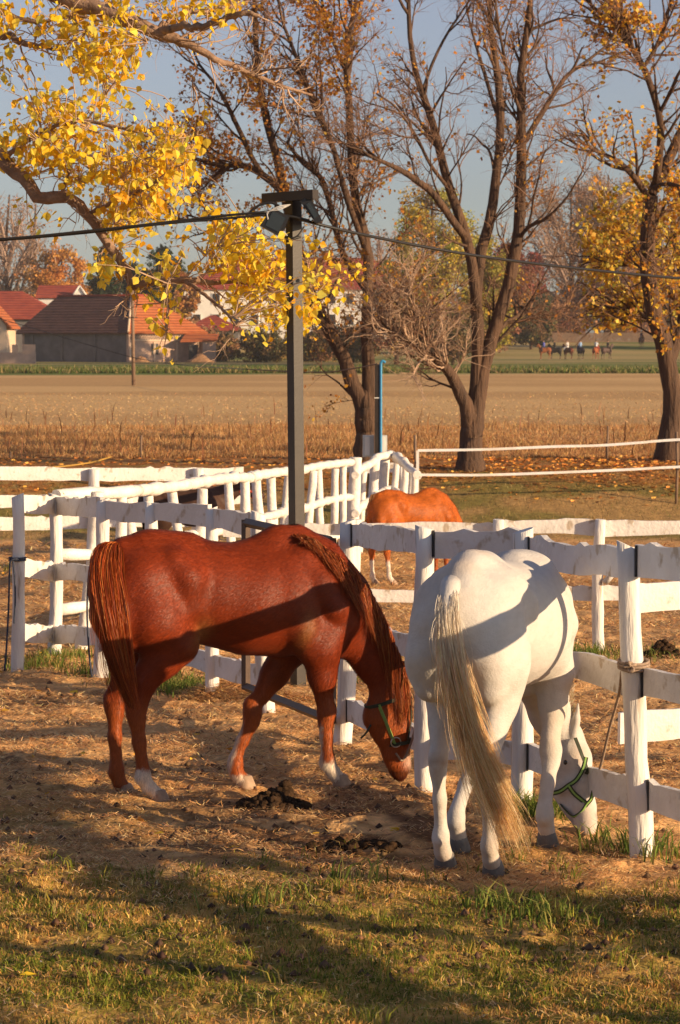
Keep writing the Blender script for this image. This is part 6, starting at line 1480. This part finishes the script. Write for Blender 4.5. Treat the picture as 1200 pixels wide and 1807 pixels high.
def rider_horses():
    D = 330.0
    data = [(933, 637, 0, (.24, .08, .03), (.10, .12, .42), (.03, .03, .06), 'blue violet', 'brown', 'leftmost rider'),
            (982, 638, 14, (.03, .025, .025), (.02, .02, .02), (.02, .02, .02), 'black', 'black', 'second rider from the left'),
            (1004, 638, 50, (.16, .045, .025), (.72, .70, .68), (.70, .68, .66), 'white', 'dark brown', 'rider in white'),
            (1026, 638, 70, (.06, .04, .04), (.28, .45, .70), (.06, .08, .15), 'light blue', 'dark', 'rider in light blue'),
            (1052, 637, 115, (.32, .09, .03), (.60, .66, .72), (.25, .05, .05), 'pale grey', 'red chestnut', 'rider on the reddest horse'),
            (1071, 637, 150, (.10, .06, .05), (.05, .04, .04), (.08, .06, .05), 'dark', 'dark grey', 'rider at the right end of the row'),
            (1132, 629, 80, (.30, .11, .04), (.10, .06, .10), (.05, .04, .05), 'dark', 'orange brown', 'lone rider')]
    lab = ['brown horse carrying the leftmost rider in the far meadow', 'black horse under the rider all in black in the far meadow', 'dark brown horse under the rider in white in the far meadow', 'dark horse under the rider in light blue in the far meadow', 'red chestnut horse in the far row of riders, reddest of them', 'dark grey horse at the right end of the far row of riders', 'orange brown horse of the lone rider near the right edge trunk']
    pl = ['rider in a blue violet top, leftmost in the far row', 'rider all in black, second from the left in the far row', 'rider dressed in white in the middle of the far row', 'rider in a light blue shirt in the far row', 'rider in a pale grey top on the reddest far horse', 'rider in dark clothes at the right end of the far row', 'lone rider in dark clothes far off near the right edge trunk']
    C0 = None
    for k, (px, py, ang, hc, top, legs, _, _, _) in enumerate(data):
        px = (963, 982, 1004, 1026, 1052, 1071, 1132)[k]
        y = D+(0, 1, 2, 3, 1, 2, 55)[k]; p = at(px, py, y); p.z = max(p.z, float(gz(p.x, y)))-.05; gp.append((p.x, y))
        p.z = float(gz(p.x, y))
        a = math.radians(180-ang) if k < 6 else math.radians(-80)
        Vc = lambda V, hc=hc: np.tile(np.array(hc), (len(V), 1))*(.8+.4*fbm(V[:, 0]*4, V[:, 2]*4, 3)[:, None])
        if C0 is None:
            r = simple_horse(lab[k], p, a, 1.05, .045, Vc, [hc], 'up', 'horses ridden in the far meadow', tailn=60); C0 = r
        else:
            r = C0.copy(); COL.objects.link(r); r.location = p; r.rotation_euler = (0, 0, a); r['label'] = lab[k]
            for ch in C0.children:
                c = ch.copy(); COL.objects.link(c); c.parent = r
                if ch.name.split('.')[0] in ('body', 'tail'):
                    c.data = ch.data.copy(); ca = c.data.color_attributes['Col']; n = len(ca.data); cc = np.ones((n, 4), np.float32)
                    cc[:, :3] = np.array(hc)*(.85 if ch.name.startswith('body') else .6); ca.data.foreach_set('color', cc.ravel())
        s = Vector(((455-400)/317*1.05, 0, (1405-945)/317*1.05+.10)); s.rotate(Matrix.Rotation(a, 3, 'Z').to_euler())
        person(pl[k], p+s, a, top, legs, (.03, .025, .03) if k != 2 else (.05, .04, .04)); 
gp = []
rider_horses()
print('horses', time.time()-T0)
# ------------------------------------------------------------------ ground cover
def blades(name, P, h, w, cols, mt, lean=.5, rs=RS, flatness=0.0, seg=True):
    """P (n,3) roots; each blade a bent 3-point strip (4 or 5 verts)"""
    n = len(P); a = rs.rand(n)*2*PI; dr = np.stack([np.cos(a), np.sin(a), np.zeros(n)], 1); s = np.stack([-np.sin(a), np.cos(a), np.zeros(n)], 1)
    a2 = rs.rand(n)*2*PI; s = np.stack([np.cos(a2), np.sin(a2), np.zeros(n)], 1)
    hh = (h*(.5+.8*rs.rand(n)))[:, None]; ww = (w*(.6+.8*rs.rand(n)))[:, None]; le = (lean*(.3+rs.rand(n)))[:, None]
    up = np.array([0, 0, 1.])
    if flatness > 0:
        up_ = (1-flatness)*rs.rand(n)[:, None]*up*.6
        m_ = P+dr*hh*.5+up_*hh*.5*1.2; t_ = P+dr*hh+up_*hh*.6+s*hh*.15
    else:
        m_ = P+up*hh*.55+dr*hh*le*.25; t_ = P+up*hh*(1-.25*le)+dr*hh*le
    if seg:
        V = np.stack([P-s*ww*.5, P+s*ww*.5, m_+s*ww*.4, m_-s*ww*.4, t_], 1).reshape(-1, 3); i = np.arange(n)*5
        F1 = np.stack([i, i+1, i+2], 1); F2 = np.stack([i, i+2, i+3], 1); F3 = np.stack([i+3, i+2, i+4], 1); Fc = np.vstack([F1, F2, F3]); k = 5
    else:
        V = np.stack([P-s*ww*.5, P+s*ww*.5, t_], 1).reshape(-1, 3); i = np.arange(n)*3; Fc = np.stack([i, i+1, i+2], 1); k = 3
    return V, Fc, np.repeat(cols, k, axis=0)
def near_z(x, y):
    z = gz(x, y); near = (1-sstep(30, 60, y))
    return z+near*(.05*(fbm(x*1.7, y*1.7, 60)-.5)+.075*(fbm(x*5, y*5, 61, 3)-.5)+.016*(fbm(x*22, y*22, 63, 2)-.5))
def scatter(n, px0, px1, py0, py1, rs, dens=None):
    px = px0+(px1-px0)*rs.rand(n); py = py0+(py1-py0)*rs.rand(n)
    y = 9630/(py-730.0); x = (px-600)/F*y
    if dens is not None: k = rs.rand(n) < dens(x, y); x, y = x[k], y[k]
    return x, y
rs = np.random.RandomState(77)
GR = [(.15, .19, .022), (.22, .24, .03), (.09, .13, .018), (.32, .29, .05)]; DRY = [(.62, .38, .11), (.54, .30, .08), (.38, .20, .055), (.72, .48, .17)]
STR = [(.76, .46, .19), (.66, .36, .14), (.55, .29, .11), (.84, .58, .29), (.36, .18, .075)]
edge = lambda x, y: y-(11.85+(fbm(x*1.3, y*1.3, 3)-.5)*1.7-x*.12)
# short turf in the foreground
x, y = scatter(150000, -250, 1450, 1480, 2100, rs, lambda x, y: sstep(.5, -.5, edge(x, y))*(.25+.75*sstep(.30, .55, fbm(x*3, y*3, 8))))
gmix = sstep(.42, .60, fbm(x*1.6, y*1.6, 14)*.6+fbm(x*6, y*6, 15)*.4); n = len(x); pick = rs.rand(n) < (.30+.55*gmix)
cols = np.where(pick[:, None], pal(n, GR, rs), pal(n, DRY, rs)); V, Fc, C = blades('g', np.stack([x, y, near_z(x, y)-.004], 1), .031, .0042, cols, None, .9, rs)
tag(obj('grass', V, Fc, M['blade'], smooth=False, cols=C, origin=(0, 10, 0)), kind='stuff')
# taller scattered clumps
def tufts(centres, per, spread, h, w, cols, name='grass', label=None):
    Ps = []
    for (cx, cy, n_, sp) in centres:
        xx = cx+rs.normal(size=n_)*sp; yy = cy+rs.normal(size=n_)*sp; Ps.append(np.stack([xx, yy, near_z(xx, yy)-.005], 1))
    P = np.vstack(Ps); V, Fc, C = blades('t', P, h, w, pal(len(P), cols, rs), None, .8, rs)
    o = obj(name, V, Fc, M['blade'], smooth=False, cols=C, origin=tuple(P.mean(0))); tag(o, label, None, None, 'stuff')
cx, cy = scatter(210, -200, 1400, 1500, 1900, rs, lambda x, y: .25+.75*(fbm(x*2, y*2, 33) > .5)); tufts([(a, b, 14, .025) for a, b in zip(cx, cy)], 0, 0, .085, .006, GR+[(.30, .24, .09)])
gp_ = lambda px, py: (gnd(px, py).x, gnd(px, py).y)
cl = []
for px, py, n_, sp in ((75, 1178, 260, .16), (100, 1165, 160, .12), (165, 1192, 200, .12), (145, 1160, 90, .12), (318, 1222, 420, .17), (340, 1215, 300, .14), (290, 1200, 120, .1), (930, 1440, 240, .11), (960, 1450, 110, .10), (905, 1425, 90, .06), (1065, 1490, 70, .12), (1180, 1515, 60, .12), (1110, 1500, 30, .08), (1150, 1500, 40, .08), (640, 1200, 120, .2), (690, 1180, 100, .2), (240, 1210, 90, .12), (1000, 1165, 200, .3), (920, 1150, 160, .3), (1140, 1160, 260, .35), (1040, 1160, 160, .2), (10, 1010, 160, .4), (640, 1560, 60, .08), (440, 1590, 60, .08), (960, 1625, 120, .12), (870, 1600, 80, .1)):
    a, b = gp_(px, py); cl.append((a, b, n_, sp))
tufts(cl, 0, 0, .13, .008, [(.11, .17, .03), (.16, .21, .04), (.08, .12, .022), (.26, .24, .07)])
# straw and hay litter over the paddock
x, y = scatter(330000, -250, 1450, 960, 1720, rs, lambda x, y: sstep(-.9, .3, edge(x, y))*(.25+.75*sstep(.35, .55, fbm(x*2.2, y*2.2, 18)))*(1-.7*np.exp(-((x+.05)**2/1.1+(y-12.9)**2/1.1))))
sz = np.clip(y/14, .8, 2.6); n = len(x); V, Fc, C = blades('s', np.stack([x, y, near_z(x, y)+.004+.012*rs.rand(n)], 1), .060*sz, .0050*sz, pal(n, STR, rs, .2), None, .5, rs, flatness=.25)
tag(obj('straw', V, Fc, M['straw'], smooth=False, cols=C, origin=(0, 15, 0)), kind='stuff')
# dry straw flecks over the turf
x, y = scatter(22000, -300, 1500, 1480, 2100, rs); n = len(x); V, Fc, C = blades('s', np.stack([x, y, near_z(x, y)+.006], 1), .06, .004, pal(n, STR, rs, .2), None, .5, rs, flatness=.4)
tag(obj('straw', V, Fc, M['straw'], smooth=False, cols=C, origin=(0, 10, 0)), kind='stuff')
# hay heaps
def hay_heap(px, py, wx, wy, h, label, n=5000, seed=1, cols=STR):
    r2 = np.random.RandomState(seed); c = gnd(px, py); a = r2.rand(n)*2*PI; r = np.sqrt(r2.rand(n)); x = c.x+np.cos(a)*r*wx; y = c.y+np.sin(a)*r*wy
    z = near_z(x, y)+h*(1-r)**.8*(.75+.5*fbm(x*5, y*5, seed))*r2.rand(n)**.25
    V, Fc, C = blades('h', np.stack([x, y, z], 1), .12, .006, pal(n, cols, r2, .22), None, .5, r2, flatness=.35)
    # solid core of matted hay so that the heap is not see-through
    o = mound(px, py+2, c.y, wx*2.1/c.y*F, h*.85/c.y*F, M['soil'], label, 'hay_heap', seed, 'hay'); o.location = o.location
    ob = obj('loose_straw', V, Fc, M['straw'], smooth=False, cols=C, origin=tuple(o.location)); ob.parent = o; ob.location = (0, 0, 0); tag(ob, kind='stuff')
hay_heap(410, 1232, .42, .32, .16, 'heap of loose straw at the fence behind the belly of the chestnut horse')
hay_heap(500, 1240, .30, .25, .10, 'small spread of straw under the brown gate', 3000, 2)
# dung piles, built of clods
def dung(px, py, w, h, n, label, seed):
    r2 = np.random.RandomState(seed); c = gnd(px, py); mb = MB()
    for k in range(n):
        a = r2.rand()*2*PI; r = r2.rand()**.6; x = c.x+math.cos(a)*r*w; y_ = c.y+math.sin(a)*r*w*.7; z = float(near_z(x, y_))+h*(1-r)*r2.rand()+.008; s = .012+.026*r2.rand()
        V = []; Fc = []; m, kk = 7, 5
        for j in range(kk):
            t = PI*j/(kk-1)
            for i in range(m): rr_ = s*(.8+.45*r2.rand()); V.append((x+rr_*math.sin(t)*math.cos(2*PI*i/m), y_+rr_*math.sin(t)*math.sin(2*PI*i/m), z+rr_*.75*math.cos(t)))
        for j in range(kk-1):
            for i in range(m): Fc.append((j*m+i, (j+1)*m+i, (j+1)*m+(i+1) % m, j*m+(i+1) % m))
        mb.add(V, Fc)
    o = mb.build('dung_pile', M['dung'], origin=(c.x, c.y, c.z)); tag(o, label, 'dung')
dung(480, 1425, .19, .07, 230, 'dark dung pile on the straw in front of the chestnut horse', 1)
dung(500, 1412, .06, .12, 60, 'small dark clod heap at the back of the dung pile', 2)
dung(625, 1496, .22, .015, 60, 'flat strip of trampled dung left of the white horse', 3)
dung(1172, 1160, .17, .15, 130, 'small dark dung heap behind the two rail fence at right', 4)
# dirt clods and small stones
r3 = np.random.RandomState(4); x, y = scatter(2600, -200, 1400, 1150, 1750, r3); n = len(x); s = .006+.018*r3.rand(n)**2.2
dirs = np.array([(1, 0, 0), (0, 1, 0), (-1, 0, 0), (0, -1, 0), (0, 0, 1), (0, 0, -1)], float); P = np.stack([x, y, near_z(x, y)+s*.3], 1)
V = (P[:, None, :]+dirs[None]*s[:, None, None]*(.7+.6*r3.rand(n, 6, 1))).reshape(-1, 3); fi = np.array([(0, 1, 4), (1, 2, 4), (2, 3, 4), (3, 0, 4), (1, 0, 5), (2, 1, 5), (3, 2, 5), (0, 3, 5)]); Fc = (fi[None]+(np.arange(n)*6)[:, None, None]).reshape(-1, 3)
tag(obj('clods', V, Fc, M['litter'], cols=np.repeat(pal(n, [(.11, .06, .035), (.16, .09, .05), (.07, .04, .025)], r3), 6, axis=0), origin=(0, 13, 0)), kind='stuff')
# fallen leaves: dense under the far trees, sparse in the paddock
def leafscatter(n, x0, x1, y0, y1, size, cols, dens, seed, lift=.01):
    r4 = np.random.RandomState(seed); x = x0+(x1-x0)*r4.rand(n); y = y0+(y1-y0)*r4.rand(n); k = r4.rand(n) < dens(x, y); x, y = x[k], y[k]; n = len(x)
    V, Fc, C = leaves_mesh(np.stack([x, y, near_z(x, y)+lift], 1), size, pal(n, cols, r4), r4, 0.0); Vr = V.reshape(n, 4, 3); base = Vr[:, :1]; Vr = base+(Vr-base)*np.array([1, 1, .35]); Vr[:, :, 2] = np.maximum(Vr[:, :, 2], base[:, :, 2]); return Vr.reshape(-1, 3), Fc, C
V, Fc, C = leafscatter(30000, -9, 12, 44.5, 56, .11, [(.62, .26, .05), (.50, .19, .04), (.70, .36, .08), (.36, .14, .04)], lambda x, y: sstep(46.2, 48.5, y)*(1-sstep(52, 56, y))*(.2+.8*sstep(.3, .5, fbm(x*.6, y*.8, 5)))*(.35+.65*sstep(-1, 3, x)), 1)
tag(obj('fallen_leaves', V, Fc, M['litter'], smooth=False, cols=C, origin=(0, 50, 0)), kind='stuff')
V, Fc, C = leafscatter(5200, -8, 5, 17, 43, .075, [(.75, .48, .04), (.66, .36, .04), (.45, .20, .05)], lambda x, y: .06+.9*sstep(-1.5, -3.0, x)*sstep(.35, .6, fbm(x*.8, y*.8, 6)), 2)
tag(obj('fallen_leaves', V, Fc, M['litter'], smooth=False, cols=C, origin=(0, 30, 0)), kind='stuff')
V, Fc, C = leafscatter(90, -2.2, 2.2, 9, 17, .06, [(.80, .50, .03), (.70, .35, .04)], lambda x, y: np.ones(len(x)), 3)
tag(obj('fallen_leaves', V, Fc, M['litter'], smooth=False, cols=C, origin=(0, 13, 0)), kind='stuff')
# bank turf
r5 = np.random.RandomState(5); n = 26000; x = -9+22*r5.rand(n); y = 38.5+11*r5.rand(n); k = r5.rand(n) < sstep(42.3, 44.5, y+(fbm(x*1.3, y*1.3, 3)-.5)*2)+.06; x, y = x[k], y[k]; n = len(x)
pk = r5.rand(n) < .45*sstep(.35, .6, fbm(x*.5, y*.8, 31)); cols = np.where(pk[:, None], pal(n, [(.12, .14, .035), (.16, .16, .045)], r5), pal(n, [(.36, .25, .11), (.28, .19, .08)], r5)); V, Fc, C = blades('b', np.stack([x, y, gz(x, y)], 1), .09, .012, cols, None, 1.0, r5, seg=False)
tag(obj('grass', V, Fc, M['blade'], smooth=False, cols=C, origin=(0, 46, 0)), kind='stuff')
# brown weeds at the near edge of the field
n = 70000; y = 54+20*r5.rand(n)**1.3; x = (r5.rand(n)*2-1)*.17*y; cols = pal(n, [(.44, .22, .085), (.52, .29, .12), (.34, .165, .065), (.64, .42, .19)], r5, .2)
hh = .05+.46*np.clip(fbm(x*.35, y*.35, 9)-.32, 0, 1)*(.4+1.2*vnoise(x*2.2, y*1.5, 4)); V, Fc, C = blades('w', np.stack([x, y, gz(x, y)], 1), hh, .010, cols, None, .8, r5); tag(obj('weeds', V, Fc, M['blade'], smooth=False, cols=C, origin=(0, 60, 0)), kind='stuff')
n = 260; y = 52+34*r5.rand(n); x = (r5.rand(n)*2-1)*.17*y; V, Fc, C = blades('w', np.stack([x, y, gz(x, y)], 1), .55, .03, pal(n, [(.22, .10, .05), (.28, .14, .07)], r5), None, .3, r5); tag(obj('weeds', V, Fc, M['blade'], smooth=False, cols=C, origin=(0, 60, 0)), kind='stuff')
# dry field grass
n = 16000; y = 62+60*r5.rand(n)**1.4; x = (r5.rand(n)*2-1)*.18*y; band = fbm(x*.05, y*.12, 41); c1 = pal(n, [(.70, .47, .22), (.64, .42, .19), (.74, .51, .26)], r5, .08); c2 = pal(n, [(.58, .36, .16), (.50, .30, .13)], r5, .1)
cols = np.where((r5.rand(n) < .7*sstep(.5, .62, band))[:, None], c2, c1); V, Fc, C = blades('f', np.stack([x, y, gz(x, y)], 1), .07, .0005*y, cols, None, 1.6, r5, seg=False); tag(obj('dry_grass', V, Fc, M['blade'], smooth=False, cols=C, origin=(0, 120, 0)), kind='stuff')
n = 12000; y = 186+30*r5.rand(n)**2; x = (r5.rand(n)*2-1)*.18*y; V, Fc, C = blades('f', np.stack([x, y, gz(x, y)], 1), .5, .16, pal(n, [(.09, .13, .035), (.12, .15, .04), (.30, .24, .10)], r5), None, .6, r5, seg=False); tag(obj('grass', V, Fc, M['farleaf'], smooth=False, cols=C, origin=(0, 200, 0)), kind='stuff')
# tether ropes on the left fence posts
def tether(px, py, pts, label, y):
    r = empty('tether_rope', tuple(at(px, py, y))); tag(r, label, 'rope'); c = at(px, py, y)
    for dz, rr_ in ((-.01, .068), (.008, .07)):
        V, Fc = tube([V3(c.x+rr_*math.cos(a), c.y+rr_*math.sin(a), c.z+dz) for a in np.linspace(0, 2*PI, 18)], .008, 6); obj('loop', V, Fc, M['darkrope'], r)
    for pp in pts: V, Fc = tube(spline([at(a, b, y-.11) for a, b in pp], 24), .008, 6); obj('rope', V, Fc, M['darkrope'], r)
tether(30, 986, [[(30, 986), (18, 990), (16, 1010), (14, 1080), (10, 1150), (7, 1184)], [(22, 990), (25, 1020), (26, 1060), (24, 1100)]], 'dark rope hanging from the leftmost white fence post', LFP[0][1].y)
tether(179, 1002, [[(172, 1002), (158, 1006), (154, 1040), (153, 1090), (157, 1160), (163, 1206)], [(160, 1006), (163, 1040), (160, 1065)]], 'dark rope hanging from the third white fence post from the left', LFP[2][1].y)
c = gnd(62, 1707); V, Fc = box((c.x, c.y, c.z+.02), (.05, .02, .006), .2); tag(obj('litter_scrap', V, Fc, M['tape'], smooth=False), 'small white scrap lying on the grass at lower left', 'scrap')
print('cover', time.time()-T0)
